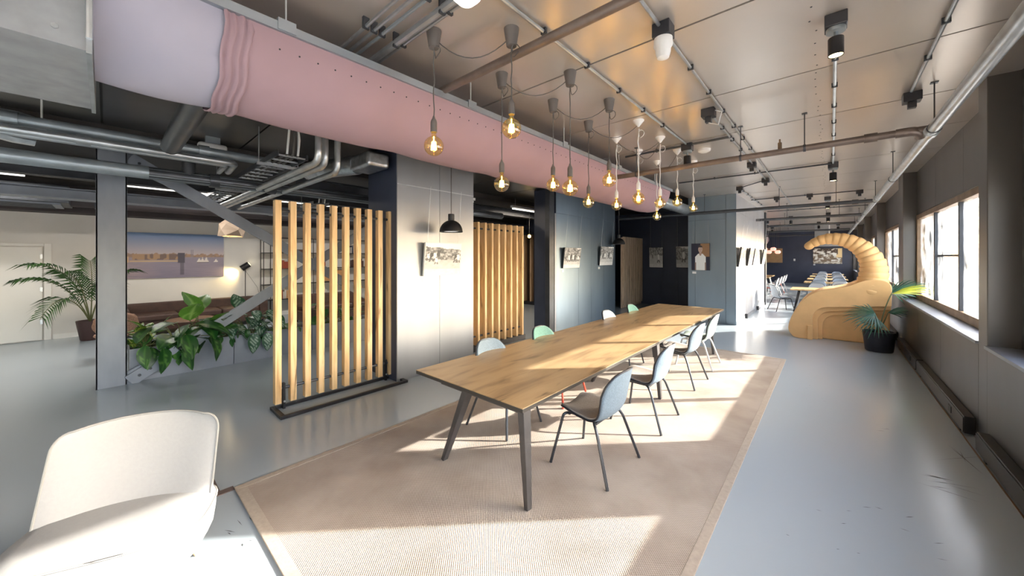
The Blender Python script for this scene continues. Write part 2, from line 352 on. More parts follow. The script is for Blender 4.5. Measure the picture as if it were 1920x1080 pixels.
# ---- window wall
wr = setting('wall_right', (WX, 0, 0))
for i, (a, b) in enumerate(COLS):
    MB().box(WX, 1.6, a, b, 0, CEIL + .03).build('pilaster', BACKLITSTEEL, wr, bevel=.006)
for i, (a, b) in enumerate(BAYS):
    wa, wb = WINS[i]
    n = 3
    for k in range(n):
        p, q = lerp(a, b, k / n), lerp(a, b, (k + 1) / n)
        MB().box(WX, 1.5, p + .002, q - .002, 0, .95).build('lower_panel', BACKLITSTEEL, wr)
        MB().box(GX - .02, 1.5, p + .002, q - .002, 2.62, CEIL + .03).build('upper_panel', BACKLITSTEEL, wr)
    MB().box(GX - .02, 1.5, a, wa, .95, 2.62).build('side_panel', BACKLITSTEEL, wr)
    MB().box(GX - .02, 1.5, wb, b, .95, 2.62).build('side_panel', BACKLITSTEEL, wr)
    w = setting('window_%d' % (i + 1), (GX, (wa + wb) / 2, .98))
    MB().box(WX - .02, GX + .05, a, b, .95, .98).build('sill', BEAM, w, bevel=.004)
    m = MB(); z0, z1 = .98, 2.60; t = .085
    m.box(GX - .035, GX + .07, wa, wb, z0, z0 + .11).box(GX - .035, GX + .07, wa, wb, z1 - t, z1)
    m.box(GX - .035, GX + .07, wa, wa + t, z0 + .11, z1 - t).box(GX - .035, GX + .07, wb - t, wb, z0 + .11, z1 - t)
    m.build('frame', FRAMEB, w, bevel=.004)
    for k in (1, 2):
        y = lerp(wa, wb, k / 3)
        MB().box(GX - .02, GX + .05, y - .035, y + .035, z0 + .11, z1 - t).build('mullion', DARKSTEEL, w, bevel=.003)
    for k in range(3):
        p, q = lerp(wa, wb, k / 3), lerp(wa, wb, (k + 1) / 3)
        MB().box(GX + .01, GX + .016, p + .03, q - .03, z0 + .1, z1 - t + .01).build('pane', GLASSW, w)
        if k == 1: MB().box(GX + .016, GX + .04, p + .03, q - .03, 1.80, 1.83).build('glazing_bar', DARKSTEEL, w)
struct(MB().box(WX - .085, WX - .075, -4.6, 30.7, .0, .006).build('trim_1', FRAMEB))
# low dark convector casing along the window wall
cas = [(-4.4, -.1), (.5, 5.28), (5.7, 8.3), (8.36, 10.4), (11.1, 15.6), (16.4, 20.8), (21.5, 25.9)]
for i, (a, b) in enumerate(cas):
    lab = ['dark convector casing below the window behind the viewpoint', 'dark skirting convector running below the nearest window bay', 'dark skirting convector just beyond the slim pilaster',
           'dark skirting convector ending at the potted palm', 'dark skirting convector beside the ochre sculpture', 'dark skirting convector below the third window along', 'dark skirting convector at the far end of the window wall'][i]
    r = thing('convector_casing', lab, 'heater', (WX - .04, (a + b) / 2, 0), group='skirting convectors along the window wall')
    MB().box(WX - .075, WX - .002, a, b, .03, .20).build('casing', BLACK, r, bevel=.004)
    MB().box(WX - .082, WX - .075, a, b, .04, .185).build('front_plate', BLACKPL, r)
    MB().box(WX - .088, WX - .082, a + .45, a + .57, .08, .15).build('socket_plate', BLACK, r)
    for y in (a + .2, b - .2): MB().box(WX - .07, WX - .01, y - .03, y + .03, 0, .03).build('foot', BLACK, r)
# ---- other outer walls
struct(MB().box(X0 - .2, X0, Y0, 11.2, 0, 2.74).build('wall_left', WHITEWALL))
struct(MB().box(X0 - .2, X0 + .55, Y0, 11.2, 2.74, CEIL + .03).build('trim_2', BULKHEAD))
struct(MB().box(X0, 1.5, Y0 - .2, Y0, 0, CEIL + .03).build('wall_back', WHITEWALL))
struct(MB().box(-6.5, 1.5, Y1, Y1 + .2, 0, CEIL + .03).build('wall_far', NAVY))
struct(MB().box(-12.7, -5.6, 11.0, 11.2, 0, CEIL + .03).build('wall_inner', NAVY))
struct(MB().box(-8.2, -8.0, 11.2, 13.7, 0, CEIL + .03).build('wall_recess', NAVY))
wk = struct(MB().box(-8.0, -3.03, 13.62, 13.8, 0, CEIL + .03).build('wall_rear', NAVY))
for k in range(4):
    x = -5.2 + k * .55
    MB().box(x + .003, x + .547, 13.60, 13.62, .02, CEIL).build('panel', NAVY, wk)
# ---- steel clad core beside the slat screens
wc = struct(MB().box(-5.5, -4.67, 2.77, 4.24, 0, CEIL + .03).build('wall_core', NAVY))
for (a, b) in ((2.77, 3.515), (3.521, 4.24)):
    MB().box(-4.67, -4.65, a, b, .0, 2.845).build('panel', STEEL, wc)
    MB().box(-4.67, -4.65, a, b, 2.852, CEIL).build('panel', STEEL, wc)
MB().box(-4.652, -4.648, 2.77, 4.24, 2.842, 2.856).build('picture_rail', PIPE, wc)
wm = struct(MB().box(-5.6, -4.95, 7.18, 10.34, 0, CEIL + .03).build('wall_middle', NAVY))
for (a, b) in ((7.18, 8.19), (8.196, 8.87), (8.876, 9.6), (9.606, 10.34)):
    MB().box(-4.95, -4.93, a, b, 0, 2.845).build('panel', SHADESTEEL, wm)
    MB().box(-4.95, -4.935, a, b, 2.852, CEIL).build('panel', SHADESTEEL, wm)
wb_ = MB().box(-3.01, -1.86, 10.95, 16.6, 0, CEIL + .03).box(-4.3, -3.01, 13.8, 16.6, 0, CEIL + .03).build('wall_block', NAVY); struct(wb_)
for (a, b) in ((-3.01, -2.83), (-2.825, -2.08)):
    MB().box(a, b, 10.935, 10.95, 0, 2.80).build('panel', SHADESTEEL, wb_)
    MB().box(a, b, 10.935, 10.95, 2.806, CEIL).build('panel', SHADESTEEL, wb_)
MB().box(-2.07, -1.84, 10.92, 10.95, 0, CEIL).build('corner_panel', SHADESTEEL, wb_)
for (a, b) in ((10.95, 12.6), (12.606, 14.3), (14.306, 16.3)):
    MB().box(-1.86, -1.84, a, b, .10, 2.98).build('panel', SUNLITSTEEL, wb_)
    MB().box(-1.86, -1.84, a, b, 2.986, CEIL).build('panel', SUNLITSTEEL, wb_)
MB().box(-1.86, -1.80, 16.32, 16.6, 0, CEIL).build('corner_post', DARKSTEEL, wb_)
struct(MB().box(-1.852, -1.83, 10.95, 16.3, 0, .10).build('baseboard_block', STEEL))
for y in (12.2, 14.35):
    tag(MB().box(-1.835, -1.77, y, y + .09, .02, .15).build('socket_box', BLACKPL, bevel=.005), 'small black socket box low on the bright steel wall, %s' % ('nearer one' if y < 13 else 'farther one'), 'socket')
struct(MB().box(-6.5, -6.3, 13.8, Y1, 0, CEIL + .03).build('wall_side', NAVY))
# dark steel post between the second screen and the clad wall
pz_ = struct(MB().box(-5.06, -4.93, 6.90, 7.10, 0, CEIL + .03).build('post_middle', DARKSTEEL, bevel=.006))
struct(MB().box(-4.99, -4.93, 7.12, 7.175, 0, 2.84).build('trim_3', STEEL))
# ---- lounge steel frame: H columns and X braces
def hcol(name, x, y, w=.29, d=.29):
    m = MB(); m.box(x - d / 2, x + d / 2, y - w / 2, y - w / 2 + .02, 0, CEIL).box(x - d / 2, x + d / 2, y + w / 2 - .02, y + w / 2, 0, CEIL).box(x - .012, x + .012, y - w / 2, y + w / 2, 0, CEIL)
    m.box(x + d / 2 - .02, x + d / 2, y - w / 2, y + w / 2, 0, CEIL)
    return struct(m.build(name, BEAM, bevel=.004))
hcol('column_left', -7.54, .055); hcol('column_inner', -7.54, 5.1)
def brace(name, y0, z0, y1, z1, lab, x=-7.40):
    r = thing(name, lab, 'brace', (x, y0, 0))
    MB().bar((x, y0, z0), (x, y1, z1), .035, .17, up=(0, 0, 1)).build('flat_bar', BEAM, r, bevel=.004)
    for (yy, zz) in ((y0, z0), (y1, z1)):
        dy = 1 if yy < 2.6 else -1; dz = (z1 - z0) / (y1 - y0)
        MB().prism([(yy - dy * .05, zz - .12), (yy + dy * .34, zz + dy * dz * .34 - .10), (yy + dy * .34, zz + dy * dz * .34 + .10), (yy - dy * .05, zz + .12)], lambda p: (x - .035, p[0], p[1]), lambda p: (x - .018, p[0], p[1])).build('gusset', BEAM, r)
        for k in (.10, .21):
            MB().lathe([(.018, 0), (.018, .016)], 8, (x + .017, yy + dy * k, zz + dy * dz * k), Matrix.Rotation(PI / 2, 4, 'Y')).build('bolt', DARKSTEEL, r)
brace('diagonal_brace', .22, .04, 4.93, 3.20, 'grey steel diagonal brace rising to the right from the column foot')
brace('diagonal_brace', .22, 3.20, 4.93, .19, 'grey steel diagonal brace descending to the right from the column head', x=-7.45)
# beams and trays under the lounge ceiling
def ibeam(x, z, h, w, y0, y1, lab, m_=DARKSTEEL):
    r = thing('steel_beam', lab, 'beam', (x, (y0 + y1) / 2, z))
    MB().box(x - w / 2, x + w / 2, y0, y1, z, z + .015).build('bottom_flange', m_, r)
    MB().box(x - w / 2, x + w / 2, y0, y1, z + h - .015, z + h).build('top_flange', m_, r)
    MB().box(x - .012, x + .012, y0, y1, z + .015, z + h - .015).build('web', m_, r)
ibeam(-9.0, 2.70, .16, .34, Y0, 10.9, 'light grey beam crossing the lounge below the pipes, lower of the pair', BEAM)
ibeam(-8.9, 3.02, .22, .22, Y0, 10.9, 'dark steel beam crossing the lounge above the grey beam')
ibeam(-7.0, 2.98, .2, .2, 2.2, 10.9, 'dark steel beam above the wooden slat screen')
# door in the white wall
d = setting('door_1', (X0, -1.3, 0))
MB().box(X0, X0 + .05, -1.82, -.90, .02, 2.0).build('door_leaf', WHITEPAINT, d, bevel=.004)
MB().box(X0, X0 + .035, -2.0, -1.84, 0, 2.08).box(X0, X0 + .035, -.88, -.78, 0, 2.08).box(X0, X0 + .035, -1.84, -.88, 2.02, 2.08).build('frame', WHITEPAINT, d, bevel=.006)
for z in (.35, 1.05, 1.75): MB().box(X0 + .05, X0 + .062, -.93, -.895, z, z + .1).build('hinge', PIPE, d)
struct(MB().box(X0, X0 + .02, -.76, 11, 0, .10).build('baseboard_left', WHITEPAINT))
# rug
rg = thing('woven_rug', 'large beige woven sisal rug under the long table', 'rug', (-2.02, 4.25, 0))
MB().box(-3.40, -.63, .73, 7.79, .0, .011).build('weave', RUG, rg)
bx = [(-3.46, -3.40, .66, 7.85), (-.63, -.57, .66, 7.85), (-3.40, -.63, .66, .73), (-3.40, -.63, 7.79, 7.85)]
for b in bx: MB().box(*b, 0, .013).build('binding', BIND, rg, bevel=.003)
tag(MB().box(-3.72, -3.5, .50, .58, 0, .006).box(-3.5, -3.44, .5, .66, 0, .006).build('floor_strip', mat('worn_brown_strip', (.12, .09, .085), .6)), 'worn dark floor strip beside the rug corner and armchair', 'strip')
# ================================================================ SLAT SCREENS
def slat_screen(label, x, ys, h0, h1, wx, wy, face_m, rails=True, base=True, axis='y', nm='slat_screen', mat_=None):
    # upright square timbers on two steel rods, standing in a steel base frame
    yc = (ys[0] + ys[-1]) / 2
    r = thing(nm, label, 'screen', (x, yc, 0))
    first = None
    for y in ys:
        if first is None:
            first = MB().box(-wx / 2, wx / 2, -wy / 2, wy / 2, h0, h1).build('slat', mat_ or SLATW, r, world=False, bevel=.003)
            first.location = (0, y - yc, 0)
        else: inst(first, r, (0, y - yc, 0))
    if rails:
        for z in (h0 + .17, h1 - .12):
            MB().tube([(x, ys[0] - .02, z), (x, ys[-1] + .02, z)], .018, 8).build('rod', DARKPIPE, r, smooth=True)
    if base:
        a, b = ys[0] - .06, ys[-1] + .1
        m = MB(); m.box(x - .06, x - .02, a, b, 0, .035).box(x + .30, x + .34, a, b, 0, .035).box(x - .02, x + .30, a, a + .05, 0, .035).box(x - .02, x + .30, b - .05, b, 0, .035)
        m.build('base_frame', BLACK, r, bevel=.003)
        for y in (ys[0] + .065, ys[-1] - .065):
            MB().box(x - .03, x + .03, y - .012, y + .012, 0, .30).build('bracket', BLACK, r)
            MB().lathe([(.012, 0), (.012, .01)], 8, (x + .03, y, .09), Matrix.Rotation(PI / 2, 4, 'Y')).build('bolt', PIPE, r)
    return r
n = 10
slat_screen('freestanding screen of pale upright timber slats beside the steel-clad core', -4.86, [1.335 + i * .159 for i in range(n)], .075, 2.46, .088, .066, None)
slat_screen('timber slat screen between the steel-clad core and the dark post', -5.08, [4.52 + i * .187 for i in range(9)], .10, 2.46, .15, .052, None, base=False)
tag(MB().box(-5.16, -5.0, 4.3, 6.1, 0, .10).build('screen_plinth', BLACK), 'low black plinth carrying the timber screen past the steel core', 'plinth')
slat_screen('timber slat panel beside the dark recess below the second enamel lamp', -5.40, [12.02 + i * .19 for i in range(9)], .10, 2.49, .06, .15, None, rails=False, base=False, mat_=SLATP)
MB().box(-5.47, -5.43, 11.9, 13.62, 0, 2.46).build('backing_board', SLATP, D.objects['slat_screen.002'])
r = thing('slat_screen', 'distant dark-backed timber screen glimpsed past the second screen', 'screen', (-8.3, 10.6, 0))
f0 = None
for k in range(20):
    x = -11.4 + k * .30
    if f0 is None: f0 = MB().box(-.035, .035, -.06, .06, .12, 2.62).build('slat', SLATD, r, world=False); f0.location = (x + 8.3, 0, 0)
    else: inst(f0, r, (x + 8.3, 0, 0))
MB().box(-11.6, -5.62, 10.53, 10.67, 0, .12).build('base_frame', BLACK, r)
MB().box(-11.6, -5.62, 10.75, 10.80, 0, 2.6).build('backing_board', mat('screen_backing', (.05, .028, .016), .7), r)

# ================================================================ TABLE
t = thing('long_table', 'very long oak meeting table with dark slanted legs on the rug', 'table', (-2.25, 5.1, 0))
tx0, tx1, ty0, ty1 = -2.895, -1.60, 1.92, 8.25
tt = MB().box(tx0, tx1, ty0, ty1, .736, .742).build('tabletop', OAKTOP, t)
MB().box(tx0 + .001, tx1 - .001, ty0 + .001, ty1 - .001, .708, .736).build('edge_layer', EDGE, t)
for y in (2.02, 4.66, 7.42):
    MB().bar((-2.60, y, .685), (-1.66, y, .685), .07, .045).build('crossbeam', TABLELEG, t)
    for (fx, tx) in ((-2.55, -2.27), (-1.60, -1.67)):
        MB().bar((tx, y, .70), (fx, y - .04, 0.011), .06, .085, up=(0, 1, 0), w2=.035, h2=.05).build('leg', TABLELEG, t, bevel=.004)
for x in (-2.4, -1.85): MB().box(x - .02, x + .02, 2.05, 8.1, .66, .708).build('long_rail', TABLELEG, t)

# ================================================================ SHELL CHAIRS  (local: +x is the front)
def make_chair(name, label, shell_m, pad_m, leg_m, group):
    r = thing(name, label, 'chair', group=group)
    P = [(.235, .428), (.228, .444), (.17, .452), (.08, .441), (-.02, .430), (-.10, .432), (-.17, .458), (-.215, .515), (-.242, .59), (-.262, .67), (-.280, .75), (-.293, .81), (-.300, .843), (-.303, .856)]
    Wd = [.120, .175, .212, .235, .245, .248, .247, .246, .245, .240, .222, .180, .125, .055]
    def cr(q, n=3):
        out = []
        for i in range(len(q) - 1):
            a0, a1, a2, a3 = q[max(0, i - 1)], q[i], q[i + 1], q[min(len(q) - 1, i + 2)]
            for k in range(n):
                t = k / n; out.append(tuple(.5 * (2 * u1 + (u2 - u0) * t + (2 * u0 - 5 * u1 + 4 * u2 - u3) * t * t + (3 * u1 - u0 - 3 * u2 + u3) * t ** 3) for u0, u1, u2, u3 in zip(a0, a1, a2, a3)))
        return out + [q[-1]]
    PW = cr([(x, z, w) for (x, z), w in zip(P, Wd)])
    rows = []; NR = len(PW); NC = 17
    for i, (x, z, w) in enumerate(PW):
        k = min(1, max(0, (i / 3 - 4) / 5)); row = []
        for j in range(NC):
            s = j / ((NC - 1) / 2) - 1
            row.append((x + .075 * abs(s * w / .245) ** 2.2 * k, s * w, z + .032 * abs(s) ** 2.5 * (1 - k)))
        rows.append(row)
    sh = MB().grid(rows).build('shell', shell_m, r, world=False, smooth=True, solid=.014, angle=180)
    rows2 = [[(p[0] + (.012 if i > 20 else .005), p[1] * .955, p[2] + (.012 if i < 19 else .003)) for p in row] for i, row in enumerate(rows[2:-2])]
    MB().grid(rows2).build('pad', pad_m, r, world=False, smooth=True, solid=.010, angle=180)
    rim = [rows[i][NC - 1] for i in range(NR)] + [rows[NR - 1][j] for j in range(NC - 2, 0, -1)] + [rows[i][0] for i in range(NR - 1, -1, -1)] + [rows[0][j] for j in range(1, NC)]
    MB().tube(rim, .0082, 6).build('edge_piping', BLACKPL, sh, world=False, smooth=True)
    for sx, sy in ((1, 1), (1, -1), (-1, 1), (-1, -1)):
        if sx > 0: pts = [(.15, sy * .13, .420), (.195, sy * .19, .425), (.275, sy * .275, 0)]
        else: pts = [(-.06, sy * .13, .408), (-.115, sy * .215, .425), (-.150, sy * .238, .37), (-.275, sy * .305, 0)]
        MB().tube(path(pts, .03, 3), .0125, 8).build('leg', leg_m, r, world=False, smooth=True)
    MB().bar((.17, -.15, .413), (.17, .15, .413), .02, .02).bar((-.09, -.15, .402), (-.09, .15, .402), .02, .02).bar((.17, -.1, .405), (-.09, -.1, .4), .02, .02).bar((.17, .1, .405), (-.09, .1, .4), .02, .02).build('under_frame', leg_m, r, world=False)
    return r
G = 'felt shell chairs around the long table'
c1 = make_chair('shell_chair', 'blue-grey felt shell chair on dark legs nearest the viewer, window side of table', FELTB, PADB, DARKPIPE, G)
c1.location = (-1.545, 2.84, .012); c1.rotation_euler = (0, 0, PI)
dup(c1, (-1.545, 3.97, .012), PI + .03, 'blue-grey felt shell chair, second from the viewer on the window side', G)
dup(c1, (-1.615, 5.51, .012), PI - .03, 'blue-grey felt shell chair, third from the viewer on the window side', G)
WLEG = mat('white_leg', (.72, .72, .70), .4)
dup(c1, (-1.65, 6.55, .012), PI + .02, 'pale sage shell chair with white legs at the table end near the wall block', G, {'felt_blue_grey': FELTS, 'seat_pad_beige': FELTS, 'dark_pipe': WLEG})
dup(c1, (-2.62, 2.85, .012), 0, 'blue-grey felt shell chair nearest the viewer on the screen side', G, {'seat_pad_beige': FELTB})
dup(c1, (-2.62, 3.83, .012), 0, 'green felt shell chair with red legs across the table', G, {'felt_blue_grey': FELTG, 'seat_pad_beige': FELTG, 'dark_pipe': RED})
dup(c1, (-2.62, 5.72, .012), 0, 'pale grey shell chair on the screen side, third from the viewer', G, {'felt_blue_grey': FELTL, 'seat_pad_beige': FELTL})
dup(c1, (-2.62, 6.72, .012), 0, 'green felt shell chair on the screen side, farthest from the viewer', G, {'felt_blue_grey': FELTG, 'seat_pad_beige': FELTG})

# ================================================================ ARMCHAIR  (local: +x front, y across)
ac = thing('lounge_chair', 'cream upholstered lounge chair with wooden legs beside the rug corner', 'armchair', (-2.792, .038, 0), math.atan2(-.415, .91))
def ring(hw, f, b, z, n=36, p=3.2, cx=0.):   # superellipse outline, f front reach, b back reach
    out = []
    for k in range(n):
        a = 2 * PI * k / n; c, s_ = math.cos(a), math.sin(a)
        x = math.copysign(abs(c) ** (2 / p), c); y = math.copysign(abs(s_) ** (2 / p), s_)
        out.append((cx + (f if x > 0 else b) * x, hw * y, z))
    return out
prof = [(.16, .12, .20, .165), (.28, .17, .24, .17), (.345, .215, .285, .195), (.378, .24, .30, .25), (.388, .25, .303, .32), (.39, .252, .305, .392)]
body = MB().grid([ring(h, f, b, z) for h, f, b, z in prof], True)
body.add([(0, 0, .185)], []); kk = len(body.v) - 1
body.f += [(kk, i, (i + 1) % 36) for i in range(36)]
body.build('seat_shell', CREAM, ac, world=False, smooth=True, angle=60)
sp = [(.389, .251, .304, .380), (.39, .252, .305, .388), (.38, .243, .297, .405), (.32, .20, .24, .420), (.17, .10, .12, .427)]
cu = MB().grid([ring(h, f, b, z) for h, f, b, z in sp], True); cu.add([(0, 0, .428)], []); kk = len(cu.v) - 1
cu.f += [(kk, 36 * 4 + i, 36 * 4 + (i + 1) % 36) for i in range(36)]
cu.build('seat_cushion', CREAM, ac, world=False, smooth=True, angle=180)
rr = ring(.392, .254, .307, .388); MB().tube(rr + rr[:2], .005, 6).build('seat_piping', PIPING, ac, world=False, smooth=True)
rows_f, rows_b = [], []
NB = 18
for i in range(NB + 1):
    tt_ = 1 - (1 - i / NB) ** 1.7
    rf, rb = [], []
    for j in range(25):
        s = j / 12 - 1
        hw = .365
        rnd = 1 - .22 * (1 - math.sqrt(max(0, 1 - max(0, (tt_ - .80) / .20) ** 2)))      # rounded upper corners
        y = s * hw * rnd
        z = .36 + tt_ * (.485 - .015 * abs(s) ** 3)
        xx = -.215 - .13 * tt_ + .13 * abs(s) ** 2.2 * (1 - .3 * tt_)
        th = .085 * (1 - tt_) + .036
        ed = (1 - abs(s) ** 6) * (1 - tt_ ** 8)
        rf.append((xx + th / 2 * ed, y, z)); rb.append((xx - th / 2 * ed, y, z))
    rows_f.append(rf); rows_b.append(rb)
bk = MB().grid(rows_f); bk.grid(rows_b)
bk.build('backrest', CREAM, ac, world=False, smooth=True, angle=80)
edge = [rows_f[i][0] for i in range(NB + 1)] + rows_f[NB][1:-1] + [rows_f[i][24] for i in range(NB, -1, -1)]
MB().tube(edge, .006, 6).build('back_piping', PIPING, ac, world=False, smooth=True)
for sx in (-1, 1):
    for sy in (-1, 1):
        MB().tube([(sx * .13 - .02, sy * .22, .175), (sx * .18 - .02, sy * .27, 0)], [.021, .013], 10).build('leg', PALEWOOD, ac, world=False, smooth=True)
# ================================================================ FABRIC AIR DUCT
dc = thing('fabric_duct', 'pink textile air duct hung from a rail above the table', 'air duct', (-3.0, 4.0, 3.2))
XC, ZT, RD = -3.0, 3.2, .44
def dsec(y, r, k=1.0, n=22):
    return [(XC + r * math.cos(PI * i / n) * 1.0, y, ZT - r * k * math.sin(PI * i / n)) for i in range(n + 1)]
rows = []
N = 90
for i in range(N + 1):
    y = .56 + (8.0 - .56) * i / N
    ph = (y - .56) / 1.24
    k = 1 - .04 * math.exp(-((ph - round(ph)) / .16) ** 2)
    rows.append(dsec(y, RD, k))
rows.append(dsec(8.05, RD * .93)); rows.append(dsec(8.12, RD * .72)); rows.append(dsec(8.16, RD * .4))
body = MB().grid(rows).build('textile', PINK, dc, smooth=True, angle=180)
rows = [dsec(-.04 + .50 * i / 12, RD * (.955 + .035 * math.sin(PI * i / 12)), 1.0) for i in range(13)]
MB().grid(rows).build('lilac_section', LILAC, dc, smooth=True, angle=180)
rows = []
for i in range(13):
    y = .44 + .14 * i / 12
    rows.append([(p[0] + .008 * math.sin(14 * PI * q / 22 + i), p[1] + .008 * math.sin(9 * PI * q / 22), p[2]) for q, p in enumerate(dsec(y, RD * (1.0 + .022 * math.sin(i * 1.9))))])
MB().grid(rows).build('gathered_cuff', PINK, dc, smooth=True, angle=180)
MB().box(XC - RD, XC + RD, -.04, 8.1, ZT, ZT + .004).build('top_sheet', PINK, dc)
for x in (XC - RD, XC + RD):
    MB().box(x - .015, x + .02, -.04, 8.1, ZT - .005, ZT + .05).build('hanging_rail', RAIL, dc)
for y in (.75, 2.3, 3.9, 5.5, 7.1):
    for x in (XC - RD, XC + RD): MB().tube([(x, y, ZT + .04), (x, y, CEIL)], .006, 6).build('hanger_rod', PIPE, dc)
    MB().box(XC + RD - .02, XC + RD + .03, y - .05, y + .05, ZT + .0, ZT + .07).build('hanger_bracket', RAIL, dc)
m = MB()
for k in range(64):
    y = .72 + k * .112; a = rad(14)
    m.lathe([(.0055, 0), (.0055, .003)], 6, (XC + RD * math.cos(a), y, ZT - RD * math.sin(a)), Matrix.Rotation(PI / 2 + a, 4, 'Y'))
h = m.build('air_holes', BLACK, dc); h['kind'] = 'stuff'
b = thing('insulated_box_duct', 'big grey insulated box duct feeding the textile duct', 'air duct', (-3.07, -1.9, 2.75))
MB().box(-3.57, -2.57, -4.5, -.06, 2.75, 3.42).build('casing', GREYSHEET, b)
MB().box(-3.60, -2.555, -.06, -.042, 2.735, 3.42).build('end_flange', PIPE, b)
MB().tube([(-2.545, -.05, 2.80), (-2.545, -.05, 3.40)], .012, 8).build('edge_clamp', PIPE, b, smooth=True)
for y in (-.9, -2.0): MB().box(-2.57, -2.564, y - .004, y + .004, 2.75, 3.42).build('joint_strip', PIPE, b)
for y in (-.15, -.5, -.8): MB().lathe([(.012, 0), (.012, .008)], 6, (-2.57, y, 2.82), Matrix.Rotation(PI / 2, 4, 'Y')).build('screw', PIPE, b)
m = MB(); pts = []; L = 11.0
sd = thing('spiral_duct', 'silver spiral duct running on from the end of the pink duct', 'air duct', (-2.9, 9.5, 3.08))
MB().tube([(-2.95, 8.0, 3.08), (-2.95, 10.9, 3.08)], .13, 20).build('tube', PIPE, sd, smooth=True)
for k in range(12): MB().lathe([(.133, -.012), (.137, 0), (.133, .012)], 20, (-2.95, 8.2 + k * .23, 3.08), Matrix.Rotation(PI / 2, 4, 'X'), False, False).build('seam', PIPE, sd, smooth=True)

# ================================================================ PIPES AND CONDUITS
def pipe(label, pts, r, m_=PIPE, name='pipe', collars=(), hang=(), rnd=None, cat='pipe', n=12, cm=None):
    pts = [Vector(p) for p in pts]
    o = thing(name, label, cat, tuple(pts[0]))
    MB().tube(path(pts, rnd or r * 2.2, 5) if len(pts) > 2 else pts, r, n).build('tube', m_, o, smooth=True)
    d = (pts[1] - pts[0]).normalized(); q = Vector((0, 0, 1)).rotation_difference(d).to_matrix().to_4x4()
    L = (pts[1] - pts[0]).length
    for c in collars: MB().lathe([(r * 1.28, -.05), (r * 1.28, .05)], n, pts[0] + d * c, q).build('collar', cm or m_, o, smooth=True)
    for c in hang:
        p = pts[0] + d * c
        MB().tube([p, (p.x, p.y, CEIL)], .006, 6).build('hanger', DARKPIPE, o)
        MB().lathe([(r * 1.15, -.012), (r * 1.15, .012)], n, p, q).build('clamp', DARKPIPE, o, smooth=True)
        MB().box(p.x - .025, p.x + .025, p.y - .025, p.y + .025, CEIL - .008, CEIL).build('anchor_plate', DARKPIPE, o)
    return o
pipe('long galvanised pipe running below the ceiling along the window wall', [(.74, -4, 3.02), (.74, 30.5, 3.02)], .046, PIPE, collars=(9.35, 14.7, 20), hang=(6.0, 9.2, 12.2, 15.1, 18.2, 21, 24))
p = pipe('brown sprinkler pipe crossing the ceiling behind the bulbs to the window-wall pipe', [(-2.52, 5.34, 3.05), (.56, 5.34, 3.05), (.74, 5.34, 3.05)], .037, RUSTPIPE, 'sprinkler_pipe', collars=(2.84,), hang=(1.67, 2.3, .32))
MB().lathe([(.055, -.03), (.055, .03)], 12, (.74, 5.34, 3.02), Matrix.Rotation(PI / 2, 4, 'X')).build('coupling', RUSTPIPE, p, smooth=True)
MB().tube(path([(.50, 5.34, 3.05), (.66, 5.34, 3.05), (.68, 5.40, 3.0)], .06), .046, 12).build('elbow', RUSTPIPE, p, smooth=True)
MB().tube([(-.45, 5.34, 3.07), (-.45, 5.34, 3.16)], .02, 8).tube([(-.45, 5.34, 3.16), (-.45, 5.34, 3.2)], .009, 8).build('sprinkler_head', FRAMEB, p, smooth=True)
pipe('brown sprinkler pipe crossing over the pink duct near the first bulbs', [(-4.6, 1.98, 3.27), (.9, 1.98, 3.27)], .033, RUSTPIPE, 'sprinkler_pipe', hang=(4.9,))
pipe('dark sprinkler pipe crossing in front of the steel wall block', [(-4.9, 10.55, 2.96), (.66, 10.55, 2.96)], .04, DARKPIPE, 'sprinkler_pipe', collars=(5.3,), hang=(2.4, 4.0, 5.0))
pipe('dark sprinkler pipe above the ochre sculpture', [(-1.8, 14.0, 2.98), (.66, 14.0, 2.98)], .04, DARKPIPE, 'sprinkler_pipe', hang=(.8, 2.0))
pipe('dark sprinkler pipe at the entrance of the far room', [(-4.3, 17.2, 2.98), (.66, 17.2, 2.98)], .04, DARKPIPE, 'sprinkler_pipe', hang=(3.0, 4.2))
pipe('dark sprinkler pipe in the middle of the far room', [(-6, 21.5, 3.0), (.66, 21.5, 3.0)], .04, DARKPIPE, 'sprinkler_pipe', hang=(4.2,))
pipe('dark sprinkler pipe near the far navy wall', [(-6, 26, 3.0), (.66, 26, 3.0)], .04, DARKPIPE, 'sprinkler_pipe', hang=(4.2,))
def conduit(label, pts, r=.013, clips=.62, m_=PIPE):
    pts = [Vector(p) for p in pts]; o = thing('conduit', label, 'conduit', tuple(pts[0]))
    MB().tube(pts, r, 8).build('tube', m_, o, smooth=True)
    d = pts[1] - pts[0]; L = d.length; d.normalize(); c0 = None
    side = Vector((-d.y, d.x, 0))
    for k in range(1, min(int(L / clips), 14)):
        q = pts[0] + d * k * clips
        if c0 is None:
            c0 = MB().box(-.022, .022, -.010, .010, -r - .004, CEIL - pts[0].z, Matrix.Rotation(math.atan2(side.y, side.x), 4, 'Z')).build('clip', DARKSTEEL, o, world=False); c0.location = q - pts[0]
        else: inst(c0, o, q - pts[0])
zc = 3.425
conduit('pale surface conduit beside the globe bulbs, ending at a spotlight box', [(-1.54, -1, zc), (-1.56, 5.55, zc)])
conduit('pale surface conduit passing the white smoke detector and running to the far room', [(-.90, -1, zc), (-.90, 15.8, zc)])
conduit('short pale conduit doubling the detector conduit beyond the brown pipe', [(-1.02, 4.55, zc), (-1.02, 9.2, zc)])
conduit('pale conduit between the two ceiling spotlights on the window side', [(.03, 3.35, zc), (.04, 8.45, zc)])
conduit('pale surface conduit nearest the window-wall pipe', [(.60, -.5, zc), (.60, 5.25, zc)])
conduit('pale surface conduit across the wall block corner', [(-1.62, 9.9, zc), (-1.62, 14.8, zc)])
